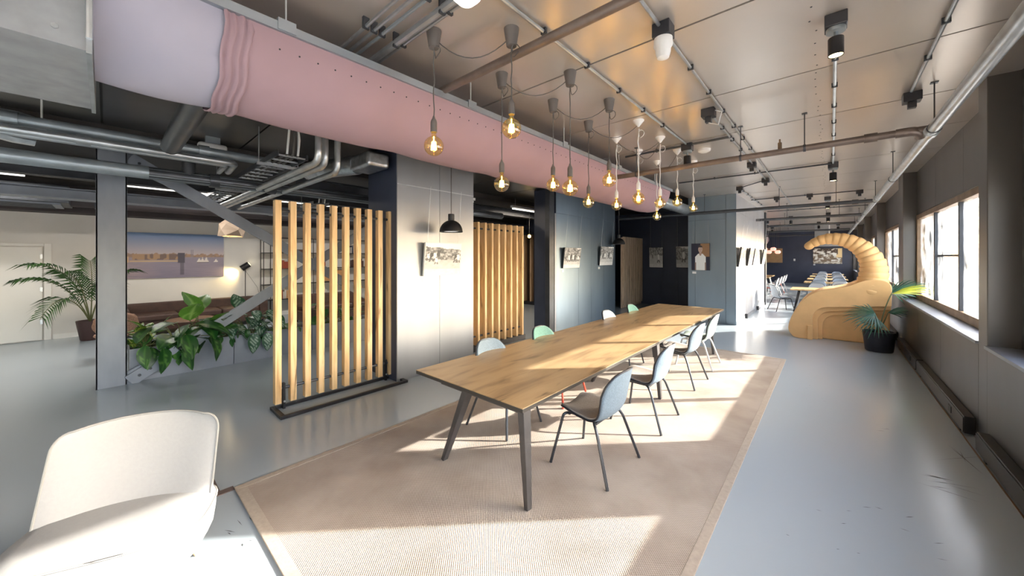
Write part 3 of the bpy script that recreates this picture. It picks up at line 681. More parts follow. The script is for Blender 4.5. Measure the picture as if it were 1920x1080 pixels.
conduit('dark conduit crossing the ceiling between the spotlight and the duct', [(-2.5, 8.40, zc), (.02, 8.40, zc)], .014, .7, DARKPIPE)
conduit('dark conduit crossing behind the white-capped bulbs', [(-2.5, 5.62, zc), (-1.0, 5.62, zc)], .016, .5, DARKPIPE)
conduit('thin dark conduit before the wall block', [(-1.6, 9.95, zc), (-1.0, 9.25, zc)], .010, .5, DARKPIPE)
conduit('dark conduit crossing above the sculpture', [(-1.7, 12.3, zc), (.5, 12.3, zc)], .014, .6, DARKPIPE)
conduit('dark conduit crossing at the far room entrance', [(-1.7, 15.9, zc), (.9, 15.9, zc)], .014, .6, DARKPIPE)
for i, (y, r, mm) in enumerate(((1.19, .012, PIPE), (1.25, .012, PIPE), (1.31, .012, GREYPIPE), (1.42, .026, PIPE), (1.48, .012, PIPE))):
    conduit(['conduit nearest the viewer in the bundle above the pink duct', 'second conduit of the bundle above the pink duct', 'middle grey conduit of the bundle above the pink duct', 'thick conduit of the bundle above the pink duct', 'conduit farthest from the viewer in the bundle above the pink duct'][i], [(-4.6, y, 3.40 - r), (.5, y, 3.40 - r)], r, .55, mm)
# ---- lounge services
pipe('grey pipe in the upper left, highest of the lounge pipes', [(-5.78, -3.5, 3.1), (-5.78, 1.5, 3.1), (-6.6, 1.55, 3.1)], .055, GREYPIPE, collars=(2.9, 4.3))
p = pipe('twin pale conduits running below the grey lounge pipe', [(-5.72, -3.5, 2.99), (-5.72, 1.1, 2.99), (-6.4, 1.15, 3.0)], .04, PIPE, collars=(3.35,))
MB().tube(path([(-5.79, -3.5, 2.97), (-5.79, 1.02, 2.97), (-6.4, 1.05, 2.98)], .08), .03, 10).build('second_tube', PIPE, p, smooth=True)
p = pipe('thick grey water main, lowest of the lounge pipes', [(-6.1, -3.5, 2.80), (-6.1, .75, 2.80), (-6.1, 6.5, 2.80)], .075, GREYPIPE, collars=(2.95,))
D.objects.remove(p.children[0]); p = [o for o in D.objects if o.get('label') == 'thick grey water main, lowest of the lounge pipes'][0]
MB().tube([(-6.1, -3.5, 2.80), (-6.1, .34, 2.80)], .075, 14).build('pale_length', GREYPIPE, p, smooth=True)
MB().tube([(-6.1, .34, 2.80), (-6.1, 6.5, 2.80)], .075, 14).build('dark_length', DARKPIPE, p, smooth=True)
for y in (.95, 1.6): MB().lathe([(.09, -.05), (.09, .05)], 14, (-6.1, y, 2.8), Matrix.Rotation(PI / 2, 4, 'X')).build('collar', DARKPIPE, p, smooth=True)
MB().tube([(-6.1, .70, 2.80), (-6.1, .70, 3.04)], .07, 14).build('tee', DARKPIPE, p, smooth=True)
pipe('dark round pipe passing under the pink duct into the lounge', [(-2.7, .47, 3.0), (-5.4, .47, 3.0)], .085, DARKPIPE, n=16)
for i, (x, y) in enumerate(((-3.88, 1.43), (-3.98, 1.53), (-4.2, 1.75))):
    pipe(['silver elbow pipe dropping beside the pink duct, nearest of three', 'silver elbow pipe dropping beside the pink duct, middle of three', 'silver elbow pipe dropping beside the pink duct, farthest of three'][i], [(x, y, 3.42), (x, y, 2.76), (-8.8, y, 2.76)], .034, PIPE, rnd=.12, n=12)
def ladder(label, x0, x1, y, z, w=.30):
    o = thing('cable_ladder', label, 'cable tray', ((x0 + x1) / 2, y, z))
    for s in (-1, 1): MB().box(x0, x1, y + s * w / 2 - .008, y + s * w / 2 + .008, z, z + .06).build('side_rail', DARKSTEEL, o)
    k = 0; x = x0 + .1; f = None
    while x < x1:
        if f is None: f = MB().box(-.012, .012, -w / 2, w / 2, 0, .015).build('rung', PIPE, o, world=False); f.location = (x - (x0 + x1) / 2, 0, .01)
        else: inst(f, o, (x - (x0 + x1) / 2, 0, .01))
        x += .25
    for x in (x1 - .5, (x0 + x1) / 2):
        MB().box(x - .02, x + .02, y - w / 2 - .08, y + w / 2 + .08, z - .03, z).build('support_bracket', PIPE, o)
        for s in (-1, 1): MB().tube([(x, y + s * (w / 2 + .06), z - .02), (x, y + s * (w / 2 + .06), CEIL - .1)], .006, 6).build('hanger_rod', PIPE, o)
    for s in (-.06, 0, .05):
        MB().tube([(x1, y + s, z + .03), (x1 + .05, y + s, z + .2), (x1 + .02, y + s * .5, CEIL)], .012, 6).build('cable', WCORD if s else CORD, o, smooth=True)
        MB().tube([(x0, y + s, z + .03), (x1, y + s, z + .03)], .012, 6).build('cable', CORD, o, smooth=True)
ladder('cable ladder with rungs and pale brackets crossing the lounge ceiling', -10.5, -4.6, 1.42, 2.93)
ladder('second cable ladder running above the lounge sofa', -11.5, -7.7, 2.9, 2.85)
o = thing('foil_duct', 'foil-wrapped square duct stub beside the dark column head', 'air duct', (-5.1, 2.62, 3.0))
MB().box(-5.35, -4.75, 2.38, 2.72, 3.06, 3.27).build('wrapped_body', FOIL, o, bevel=.05, seg=4)
MB().tube([(-5.3, 2.5, 3.17), (-6.4, 2.2, 3.2)], .14, 14).build('flexible_end', FOIL, o, smooth=True)
o = thing('foil_duct', 'crinkled foil duct at the upper left edge behind the grey pipes', 'air duct', (-6.3, -.8, 3.1))
m = MB(); pts = [(-6.3 + .02 * math.sin(k * 1.3), -3 + k * .14, 3.13 + .02 * math.sin(k * .9)) for k in range(19)]
m.tube(pts, [.15 + .014 * (k % 2) for k in range(19)], 14).build('crinkled_tube', FOIL, o, smooth=False)
MB().box(-6.0, -5.96, -.46, -.40, 3.02, 3.10).tube([(-5.98, -.43, 3.06), (-5.98, -.43, CEIL)], .008, 6).build('hanger', WHITEPL, o)
o = thing('ceiling_cassette', 'dark grey air unit hanging over the white door', 'air unit', (-11.0, -1.2, 2.72))
MB().box(-11.6, -10.5, -2.4, -.45, 2.78, 3.1).build('casing', DARKSTEEL, o, bevel=.01)
MB().box(-11.5, -10.6, -2.3, -.55, 2.75, 2.78).build('grille', BEAM, o)
for k in range(7): MB().box(-11.45 + k * .13, -11.40 + k * .13, -2.2, -.65, 2.742, 2.75).build('louvre', DARKSTEEL, o)
MB().tube([(-11.1, -.45, 2.92), (-11.1, 6, 2.92)], .15, 16).build('round_outlet', BULKHEAD, o, smooth=True)
MB().lathe([(.165, -.05), (.165, .05)], 16, (-11.1, -.1, 2.92), Matrix.Rotation(PI / 2, 4, 'X')).build('outlet_collar', DARKSTEEL, o, smooth=True)
o = thing('emergency_light', 'white rounded emergency light under the lounge ceiling', 'light', (-6.4, .97, 3.3))
MB().box(-6.46, -6.34, .82, 1.14, 3.27, 3.36).build('housing', WHITEPL, o, bevel=.04, seg=4)
MB().box(-6.43, -6.37, .9, 1.06, 3.36, CEIL).build('bracket', GREYPIPE, o)
# unlit fluorescent battens given an added fill glow, half hidden above the grey beam
for i, (x, y) in enumerate(((-9.9, -1.6), (-9.9, .9), (-9.9, 3.4), (-9.9, 6.2), (-6.5, 5.2), (-6.6, 8.2))):
    lab = ['white batten light above the lounge near the door', 'white batten light above the origami pendant', 'white batten light above the bookshelf', 'white batten light deep in the lounge', 'added batten light behind the steel-clad core', 'added batten light above the second timber screen'][i]  # last two battens are added, unseen, to brighten the inner area
    o = thing('batten_light', lab, 'light', (x, y, 3.1), group='batten lights over the lounge')
    MB().box(x - .05, x + .05, y - .75, y + .75, 3.16, 3.22).build('housing', WHITEPL, o)
    MB().tube([(x, y - .72, 3.13), (x, y + .72, 3.13)], .018, 8).build('tube', LAMPW, o, smooth=True)
    for s in (-.6, .6): MB().tube([(x, y + s, 3.22), (x, y + s, CEIL - (.12 if x < -6.8 else 0))], .006, 6).build('hanger_rod', PIPE, o)
    L = D.lights.new('batten_fill', 'AREA'); L.shape = 'RECTANGLE'; L.size = .10; L.size_y = 1.45; L.energy = (48 if i < 4 else 30); L.color = (1, .95, .88) if i < 4 else (1, .84, .66)  # area light added as fill under each batten
    lo = D.objects.new('batten_fill', L); COL.objects.link(lo); lo.parent = o; lo.location = (0, 0, .005)
# ================================================================ BULB PENDANTS
caps = [(-2.17, 1.59), (-1.73, 1.95), (-2.22, 2.37), (-1.74, 2.75), (-2.19, 3.13), (-1.74, 3.51), (-2.21, 3.91), (-1.74, 4.28), (-2.22, 4.70), (-1.76, 5.08), (-2.23, 5.49), (-1.77, 5.86), (-2.24, 6.31), (-1.77, 6.73)]
bz = []
vb = [274, 241, 345, 353, 347, 338, 379, 372, 385, 381, 376, 379, 406, 390]
for (x, y), v in zip(caps, vb): bz.append(1.8 + (481 - v) * (.749 * y - .6626 * x) / 674)
RB = .071
for i, ((x, y), z) in enumerate(zip(caps, bz)):
    dark = i < 7; left = x < -2
    row = 'left' if left else 'right'; k = i // 2
    o = thing('bulb_pendant', '%s-capped globe bulb pendant, %s from the viewer in the %s row over the table' % ('grey' if dark else 'white', ORD[k], 'screen-side' if left else 'window-side'), 'pendant lamp', (x, y, z - RB), group='globe bulb pendants over the long table')
    pm, cmx = (TAUPE, CORD) if dark else (WHITEPL, WCORD)
    if dark: MB().lathe([(.056, CEIL), (.055, CEIL - .01), (.037, CEIL - .125), (.028, CEIL - .13)], 20, (x, y, 0)).build('ceiling_cap', pm, o, smooth=True)
    else: MB().lathe([(.066, CEIL), (.064, CEIL - .012), (.012, CEIL - .075), (.010, CEIL - .08)], 20, (x, y, 0)).build('ceiling_cap', pm, o, smooth=True)
    zs = z + RB + .03       # top of glass neck
    wob = .006 if not dark else .003
    MB().tube([(x + wob * math.sin(q * 2.1 + i), y + wob * math.cos(q * 1.7), lerp(CEIL - .1, zs + .10, q / 8)) for q in range(9)], .0045 if dark else .006, 6).build('cord', cmx, o, smooth=True)
    MB().lathe([(.006, zs + .12), (.012, zs + .10), (.021, zs + .085), (.024, zs + .07), (.024, zs)], 16, (x, y, 0)).build('socket', pm, o, smooth=True)
    loop = [(x + .035 + .033 * math.cos(a * PI / 6 + 2.6), y + .01 * math.sin(a), CEIL - .17 + .045 * math.sin(a * PI / 6 + 2.6)) for a in range(14)]
    MB().tube(loop, .0035, 5).build('cord_loop', cmx, o, smooth=True)
    gp = [(.016, z + RB + .035), (.017, z + RB + .01)] + [(RB * math.sin(a), z + RB * math.cos(a)) for a in [rad(18 + q * 162 / 14) for q in range(15)]]
    g = MB().lathe(gp, 22, (x, y, 0), None, True, False).build('bulb', BULBG, o, smooth=True, angle=180)
    m = MB()
    for q in range(4):
        a = q * PI / 2 + .4
        m.tube([(x + .010 * math.cos(a), y + .010 * math.sin(a), z + .030), (x + .016 * math.cos(a), y + .016 * math.sin(a), z - .028)], .0085, 6)
    m.tube([(x, y, z + RB), (x, y, z + .03)], .004, 6)
    m.build('filament', FILA, g, smooth=True)
    if i < 13 and i in (0, 2, 4, 6, 8, 9, 11):
        b = Vector((*caps[i + 1], CEIL - .05)); a = Vector((x, y, CEIL - .05))
        MB().tube([a.lerp(b, q / 10) - Vector((0, 0, .62 * (.25 - (q / 10 - .5) ** 2))) for q in range(11)], .004, 5).build('link_cable', CORD, o, smooth=True)
# ================================================================ CEILING SPOTS, DETECTORS, BOXES
def spot(x, y, lab, tilt=.0, s=1., grp='ceiling spotlights'):
    o = thing('ceiling_spotlight', lab, 'spotlight', (x, y, CEIL - .33 * s), group=grp)
    MB().box(x - .07 * s, x + .07 * s, y - .07 * s, y + .07 * s, CEIL - .10 * s, CEIL).build('junction_box', BLACKPL, o, bevel=.006)
    MB().lathe([(.062 * s, CEIL - .13 * s), (.062 * s, CEIL - .10 * s)], 16, (x, y, 0)).build('mounting_disc', GREYPIPE, o, smooth=True)
    MB().tube([(x, y, CEIL - .12 * s), (x, y, CEIL - .18 * s)], .014 * s, 8).build('stem', GREYPIPE, o)
    MB().lathe([(.046 * s, CEIL - .175 * s), (.05 * s, CEIL - .18 * s), (.05 * s, CEIL - .32 * s)], 18, (x, y, 0), None, True, False).build('lamp_body', BLACK, o, smooth=True)
    MB().lathe([(.044 * s, CEIL - .315 * s), (.044 * s, CEIL - .312 * s)], 18, (x, y, 0)).build('lens', LAMPY, o)
    return o
spot(.03, 3.32, 'black cylinder spotlight nearest the viewer on the window side', s=.85)
spot(.04, 8.47, 'black cylinder spotlight at the far end of the pale window-side conduit')
spot(-1.57, 5.66, 'black cylinder spotlight among the white-capped bulbs')
for i, (x, y) in enumerate(((-.05, 13.2), (-.05, 18.0), (-1.2, 18.6), (-2.2, 20.5), (-.4, 22.5), (.3, 24), (-2.4, 24.5))):
    spot(x, y, ['small spotlight above the ochre sculpture', 'small spotlight over the first far-room table', 'small spotlight left of the sculpture tip', 'small spotlight above the far-room doorway side', 'small spotlight beside the pale hood', 'small spotlight near the windows of the far room', 'small spotlight deep in the far room on the left'][i])
o = thing('smoke_detector', 'white domed smoke detector on a dark box under the ceiling', 'detector', (-.89, 2.63, 3.2))
MB().box(-.95, -.83, 2.57, 2.69, CEIL - .10, CEIL).build('junction_box', BLACKPL, o, bevel=.006)
MB().lathe([(.062, CEIL - .10), (.064, CEIL - .15), (.052, CEIL - .17), (.050, CEIL - .20), (.040, CEIL - .235), (.02, CEIL - .245)], 22, (-.89, 2.63, 0)).build('dome', WHITEPL, o, smooth=True)
o = thing('dome_light', 'white domed ceiling light cut by the top of the picture', 'light', (-1.6, 1.44, 3.3))
MB().lathe([(.11, CEIL), (.11, CEIL - .03), (.09, CEIL - .10), (.05, CEIL - .14), (.012, CEIL - .15)], 24, (-1.62, 1.42, 0)).build('diffuser', LAMPW, o, smooth=True)
MB().lathe([(.12, CEIL), (.12, CEIL - .015)], 24, (-1.62, 1.42, 0)).build('rim', WHITEPL, o)
o = thing('dome_light', 'white disc light beyond the white-capped bulbs', 'light', (-1.78, 6.1, 3.4))
MB().lathe([(.09, CEIL), (.085, CEIL - .03), (.05, CEIL - .05)], 20, (-1.45, 6.1, 0)).build('diffuser', WHITEPL, o, smooth=True)
for i, (x, y) in enumerate(((-1.02, 4.48), (-1.03, 7.53), (-1.02, 9.25), (-1.6, 9.95), (.62, 5.4), (.55, 12.4), (-1.1, 12.3), (-.4, 12.3))):
    o = thing('junction_box', ['dark junction box with looping white wires beside the detector conduit', 'dark junction box just beyond the brown sprinkler pipe', 'dark junction box in front of the wall block', 'dark junction box at the wall block corner', 'dark junction box below the pipe elbow', 'dark junction box near the window-wall pipe above the sculpture', 'dark junction box left of the detector conduit above the far doorway', 'dark junction box right of the detector conduit above the far doorway', 'small dark junction box beside the white detector'][i], 'junction box', (x, y, CEIL - .1), group='ceiling junction boxes')
    MB().box(x - .065, x + .065, y - .065, y + .065, CEIL - .09, CEIL).build('box', BLACKPL, o, bevel=.005)
    MB().box(x - .03, x + .03, y - .03, y + .03, CEIL - .15, CEIL - .09).build('plug', BLACKPL, o)
    if i == 0: MB().tube([(x, y, CEIL - .15), (x + .1, y - .02, CEIL - .2), (x + .13, y, CEIL - .06), (x + .05, y, CEIL - .02)], .006, 6).build('wire', WCORD, o, smooth=True)
# ================================================================ ENAMEL PENDANTS
def enamel(x, y, z, lab, r=.17):
    o = thing('enamel_pendant', lab, 'pendant lamp', (x, y, z), group='black dome pendants')
    pr = [(r, z), (r * 1.02, z + .01)] + [(r * math.cos(a), z + .01 + .17 * math.sin(a)) for a in [rad(q) for q in range(5, 76, 7)]] + [(.045, z + .185), (.045, z + .27), (.03, z + .275)]
    MB().lathe(pr, 28, (x, y, 0), None, False, True).build('shade', BLACK, o, smooth=True, solid=.004)
    MB().lathe([(r * .93, z + .016), (r * .93, z + .02)], 24, (x, y, 0)).build('diffuser', LAMPW, o)
    MB().tube([(x, y, z + .27), (x, y, CEIL)], .006, 6).build('cord', CORD, o)
    for q in (.21, .235): MB().lathe([(.048, z + q), (.048, z + q + .008)], 20, (x, y, 0)).build('cap_ring', DARKSTEEL, o)
enamel(-4.30, 3.47, 2.17, 'black enamel dome pendant in front of the steel-clad core')
enamel(-4.65, 10.0, 2.16, 'black enamel dome pendant before the timber panel recess')
o = thing('bulb_pendant', 'small lit bulb hanging inside the dark recess past the second screen', 'pendant lamp', (-6.9, 8.6, 2.4))
MB().tube([(-6.9, 8.6, 2.52), (-6.9, 8.6, CEIL)], .005, 6).build('cord', CORD, o)
MB().lathe([(.02, 2.46), (.022, 2.53)], 12, (-6.9, 8.6, 0)).build('socket', BLACKPL, o)
MB().lathe([(.05 * math.sin(rad(q)), 2.42 + .05 * math.cos(rad(q))) for q in range(15, 181, 15)], 14, (-6.9, 8.6, 0), None, True, False).build('bulb', FILA, o, smooth=True)
# ================================================================ PRINTS (flat pictures, drawn as a fine colour grid)
def hsh(i, j, s): 
    x = math.sin(i * 127.1 + j * 311.7 + s * 74.7) * 43758.5453; return x - math.floor(x)
def vnoise(x, y, s=0):
    i, j = math.floor(x), math.floor(y); u, v = x - i, y - j; u = u * u * (3 - 2 * u); v = v * v * (3 - 2 * v)
    return lerp(lerp(hsh(i, j, s), hsh(i + 1, j, s), u), lerp(hsh(i, j + 1, s), hsh(i + 1, j + 1, s), u), v)
def fbm(x, y, s=0): return .5 * vnoise(x, y, s) + .3 * vnoise(2 * x, 2 * y, s + 1) + .2 * vnoise(4.1 * x, 4.1 * y, s + 2)
def seg_d(px, py, ax, ay, bx, by):
    dx, dy = bx - ax, by - ay; t = max(0, min(1, ((px - ax) * dx + (py - ay) * dy) / (dx * dx + dy * dy + 1e-9)))
    return math.hypot(px - ax - t * dx, py - ay - t * dy)
def player(u, v, cx, cy, h, ph):   # small standing or running figure, returns a tone or None
    if math.hypot(u - cx, v - (cy + .92 * h)) < .075 * h: return .25
    if seg_d(u, v, cx, cy + .78 * h, cx + .03 * ph * h, cy + .5 * h) < .105 * h: return .92 if ph > 0 else .12
    for s in (-1, 1):
        if seg_d(u, v, cx + .03 * ph * h, cy + .48 * h, cx + s * .13 * h, cy + .24 * h) < .055 * h: return .2
        if seg_d(u, v, cx + s * .13 * h, cy + .24 * h, cx + s * (.10 + .1 * ph) * h, cy) < .04 * h: return .7
        if seg_d(u, v, cx, cy + .76 * h, cx + s * .2 * h, cy + (.55 + .1 * s * ph) * h) < .035 * h: return .6
    return None
def print_mesh(fn, nu, nv, to3):
    m = MB(); m.grid([[to3(i / nu, j / nv) for i in range(nu + 1)] for j in range(nv + 1)])
    m.c = [fn(i / nu, j / nv) for j in range(nv + 1) for i in range(nu + 1)]
    return m
def football(seed, hor=.45, trees=.75, figs=()):
    def f(u, v):
        if v > hor:
            top = hor + (trees - hor) * (1 + .35 * (fbm(u * 5, 0, seed) - .5)) + .14 * (1 - u)
            t = .93 if v > top else .16 + .62 * max(0, fbm(u * 17, v * 17, seed) * 1.8 - .55)
        else: t = .62 + .22 * fbm(u * 9, v * 14, seed + 3) - .15 * (v / hor) + (.12 if v < .18 else 0)
        for (cx, cy, h, ph) in figs:
            q = player(u, v, cx, cy, h, ph)
            if q is not None: t = q
        return (t * .93, t * .93, t * .92)
    return f
def portrait(u, v):
    t = (.028, .03, .05)
    if u > .5 and v > .5: t = (.30, .17, .09)
    b = seg_d(u, v, .5, .45, .5, .12)
    if v < .62 and abs(u - .5) < .30 - max(0, v - .5) * 1.4: t = (.80, .80, .78)
    if v < .30 and .24 < abs(u - .5): t = (.28, .20, .17) if abs(u - .5) < .32 else (.03, .03, .05)
    if seg_d(u, v, .5, .68, .5, .6) < .06: t = (.42, .30, .25)
    if math.hypot((u - .5) / .115, (v - .78) / .125) < 1: t = (.50, .37, .31)
    if math.hypot((u - .5) / .12, (v - .86) / .07) < 1 and v > .85: t = (.06, .05, .05)
    for s in (-1, 1):
        if math.hypot(u - .5 - s * .045, v - .79) < .015: t = (.08, .06, .06)
    if abs(v - .725) < .008 and abs(u - .5) < .04: t = (.30, .15, .13)
    return t
def harbour(u, v):
    if v > .46:
        k = (v - .46) / .54; t = [lerp(a, b, k) for a, b in zip((.62, .52, .50), (.17, .28, .50))]
        sky_line = .50 + .05 * vnoise(u * 26, 1, 3) + .03 * vnoise(u * 70, 2, 5)
        if v < sky_line: t = [.30 + .2 * vnoise(u * 60, v * 30, 2), .22 + .1 * vnoise(u * 60, v * 30, 2), .20]
        for c in (.70, .715):
            if abs(u - c) < .003 and v < .64: t = (.30, .28, .33)
    else:
        k = v / .46; n = fbm(u * 8, v * 40, 4); w = max(0, 1 - u * 2.2)
        t = [lerp(a, b, k) for a, b in zip((.19, .17, .24), (.30, .27, .34))]
        t = [t[0] + .25 * w * n + .05 * n, t[1] + .13 * w * n + .04 * n, t[2] + .05 * n]
    if .40 < v < .53 and .22 < u < .62: t = (.46, .30, .19) if vnoise(u * 40, v * 8, 8) > .45 else (.24, .17, .15)
    if .36 < v < .40 and .2 < u < .6: t = (.62, .45, .28)
    if .34 < v < .56 and .585 < u < .645: t = (.12, .11, .14)
    if .06 < v < .34 and .60 < u < .635: t = [x * .6 for x in t]
    if .35 < v < .48 and .165 < u < .195: t = (.72, .48, .27)
    for cx, h in ((.13, .09), (.77, .10), (.80, .11), (.835, .13), (.925, .07)):
        if 0 < v - .35 < h and abs(u - cx) < .022 * (1 - (v - .35) / h): t = (.80, .74, .70)
    if abs(v - .345) < .012 and .75 < u < .86: t = (.12, .12, .15)
    return tuple(t)
def kitchen(u, v):
    n = fbm(u * 9, v * 9, 21); t = (.10, .07, .055) if v > .55 else (.22, .15, .10)
    if n > .52: t = (.62, .55, .46)
    if n > .62: t = (.85, .82, .76)
    if u > .80 and v > .4 and not (u < .86 and v > .6): t = (.80, .58, .30)
    if v < .14: t = (.30, .24, .18) if vnoise(u * 20, v * 20, 9) > .5 else (.65, .58, .48)
    return t
def warm(u, v):
    n = fbm(u * 5, v * 5, 31); return (.30 + .3 * n, .18 + .18 * n, .09 + .1 * n)
def hung_picture(label, plane, c, w, h, fn, tilt=.0, fm=None, rail=2.85, nu=56, nv=44, tagc=True, depth=.035, group='hung photographs'):
    # plane: 'x+' faces +x on wall x=c[0]; 'y-' faces -y. c = centre; tilt leans the top outwards
    x, y, z = c
    o = thing('hung_photograph', label, 'picture', (x, y, z - h / 2), group=group)
    def at(a, b, d):   # a along the wall, b up, d out of the wall
        d = d + max(0, (b + h / 2)) * tilt
        if plane == 'x+': return (x + d, y + a, z + b)
        return (x + a, y - d, z + b)
    m = MB()
    q = [(-w / 2, -h / 2), (w / 2, -h / 2), (w / 2, h / 2), (-w / 2, h / 2)]
    vs = [at(a, b, .012) for a, b in q] + [at(a, b, .012 + depth) for a, b in q]
    m.add(vs, [(3, 2, 1, 0), (4, 5, 6, 7), (0, 1, 5, 4), (1, 2, 6, 5), (2, 3, 7, 6), (3, 0, 4, 7)])
    m.build('frame', fm or BLACKPL, o)
    e = .012 if fm else .004
    pm_ = print_mesh(fn, nu, nv, lambda u, v: at(-w / 2 + e + u * (w - 2 * e), -h / 2 + e + v * (h - 2 * e), .0135 + depth))
    pm_.build('print', PRINT, o)
    if rail:
        for a in (-w * .42, w * .42):
            MB().tube([at(a, h / 2, .015), at(a, rail - z, .0)], .0022, 5).build('hanging_wire', PIPE, o)
    if tagc:
        a0 = -w / 2 + .01
        t_ = MB(); vs = [at(a, b, d - max(0, b + h / 2) * 0) for d in (.001, .004) for a, b in ((a0, -h / 2 - .10), (a0 + .10, -h / 2 - .10), (a0 + .10, -h / 2 - .04), (a0, -h / 2 - .04))]
        t_.add(vs, [(3, 2, 1, 0), (4, 5, 6, 7), (0, 1, 5, 4), (1, 2, 6, 5), (2, 3, 7, 6), (3, 0, 4, 7)])
        tag(t_.build('caption_card', WHITEPL), 'small white caption card below the ' + label.replace('black-and-white ', '').replace(' photograph of a person', ''), 'card', 'caption cards')
    return o
F = [(.08, .38, .34, 1), (.17, .34, .42, -1), (.26, .36, .40, 1), (.36, .40, .45, -1), (.30, .28, .30, 1), (.86, .30, .42, -1), (.93, .30, .40, 1)]
hung_picture('black-and-white football photograph on the steel-clad core', 'x+', (-4.65, 3.535, 1.76), .71, .51, football(3, .48, .78, F), .12, WHITEPAINT, 2.85, 72, 52)
hung_picture('black-and-white team photograph on the first middle wall panel', 'x+', (-4.93, 7.78, 1.765), .77, .51, football(9, .35, .9, [(.3, .2, .5, 1), (.42, .2, .55, -1), (.55, .22, .5, 1), (.66, .2, .52, -1), (.85, .25, .4, 1)]), .12)
hung_picture('black-and-white goal photograph on the second middle wall panel', 'x+', (-4.93, 9.65, 1.815), .80, .54, football(14, .5, .95, [(.2, .25, .45, -1), (.35, .25, .45, 1), (.65, .25, .5, -1), (.82, .25, .45, 1)]), .10)
hung_picture('tall photograph of a player bending forward on the navy wall', 'y-', (-4.84, 13.60, 1.765), .50, .74, football(21, .6, .95, [(.68, .12, .62, 1), (.25, .4, .25, -1)]), .03, tagc=False, rail=3.2)
hung_picture('tall photograph of a player from behind beside the wall block', 'y-', (-3.88, 13.60, 1.785), .50, .75, football(26, .35, .85, [(.5, .1, .75, 1)]), .03, tagc=False, rail=3.2)
hung_picture('portrait photograph of a person in a white T-shirt on the wall block', 'y-', (-2.68, 10.935, 1.79), .46, .74, portrait, .03, rail=2.79, nu=56, nv=80)
for i, (y, s) in enumerate(((11.35, 41), (12.75, 43), (13.65, 45), (15.6, 47))):
    hung_picture(['tilted photograph nearest the corner on the bright steel wall', 'second tilted photograph along the bright steel wall', 'third tilted photograph along the bright steel wall', 'last tilted photograph at the end of the bright steel wall'][i], 'x+', (-1.84, y, 1.79), .72, .52, football(s, .45, .85, [(.3, .2, .5, 1), (.6, .2, .5, -1)]), .14, tagc=False, rail=2.98, nu=36, nv=28)
hung_picture('wide kitchen photograph on the far navy wall', 'y-', (-.13, 31.0, 1.83), 1.42, 1.0, kitchen, 0, tagc=True, rail=None, nu=60, nv=40)
hung_picture('warm toned photograph at the left of the far navy wall', 'y-', (-3.1, 31.0, 1.87), 1.3, 1.0, warm, 0, tagc=False, rail=None, nu=24, nv=18)
tag(MB().box(-1.86, -1.76, 30.97, 31.0, 1.5, 1.65).build('wall_switch', WHITEPL, bevel=.004), 'small white switch plate between the two far-wall photographs', 'switch')
o = thing('harbour_picture', 'wide canvas print of a harbour skyline above the brown sofa', 'picture', (X0 + .03, 1.05, 1.25))
MB().box(X0, X0 + .04, -.08, 2.18, 1.255, 2.39).build('canvas', WHITEPL, o)
print_mesh(harbour, 150, 70, lambda u, v: (X0 + .0415, -.08 + u * 2.26, 1.255 + v * 1.135)).build('print', PRINT, o)

# ================================================================ LOUNGE FURNITURE
s = thing('leather_sofa', 'long low brown leather sofa against the white wall', 'sofa', (-12.0, 1.55, 0))
MB().box(-12.40, -11.53, .15, 2.95, .10, .34).build('base', LEATHER, s, bevel=.02)
MB().box(-12.44, -12.24, .15, 2.95, .30, .68).build('backrest', LEATHER, s, bevel=.03, seg=3)
for k in range(3): MB().box(-12.24, -11.50, .36 + k * .80, 1.15 + k * .80, .33, .47).build('seat_cushion', LEATHER, s, bevel=.04, seg=4)
for y in (.15, 2.75): MB().box(-12.4, -11.53, y, y + .2, .30, .60).build('armrest', LEATHER, s, bevel=.03, seg=3)
for x in (-12.3, -11.65):
    for y in (.25, 2.85): MB().box(x - .02, x + .02, y - .02, y + .02, 0, .10).build('leg', BLACK, s)
s = thing('leather_sofa', 'second brown leather sofa below the bookshelf behind the screen', 'sofa', (-10.6, 4.6, 0))
MB().box(-11.1, -10.2, 3.4, 6.0, .10, .36).build('base', LEATHER, s, bevel=.02)
MB().box(-11.15, -10.95, 3.4, 6.0, .3, .74).build('backrest', LEATHER, s, bevel=.04, seg=3)
for k in range(2): MB().box(-10.94, -10.18, 3.45 + k * 1.25, 4.68 + k * 1.25, .35, .48).build('seat_cushion', LEATHER, s, bevel=.04, seg=3)
for x in (-11.0, -10.3):
    for y in (3.5, 5.9): MB().box(x - .02, x + .02, y - .02, y + .02, 0, .10).build('leg', BLACK, s)
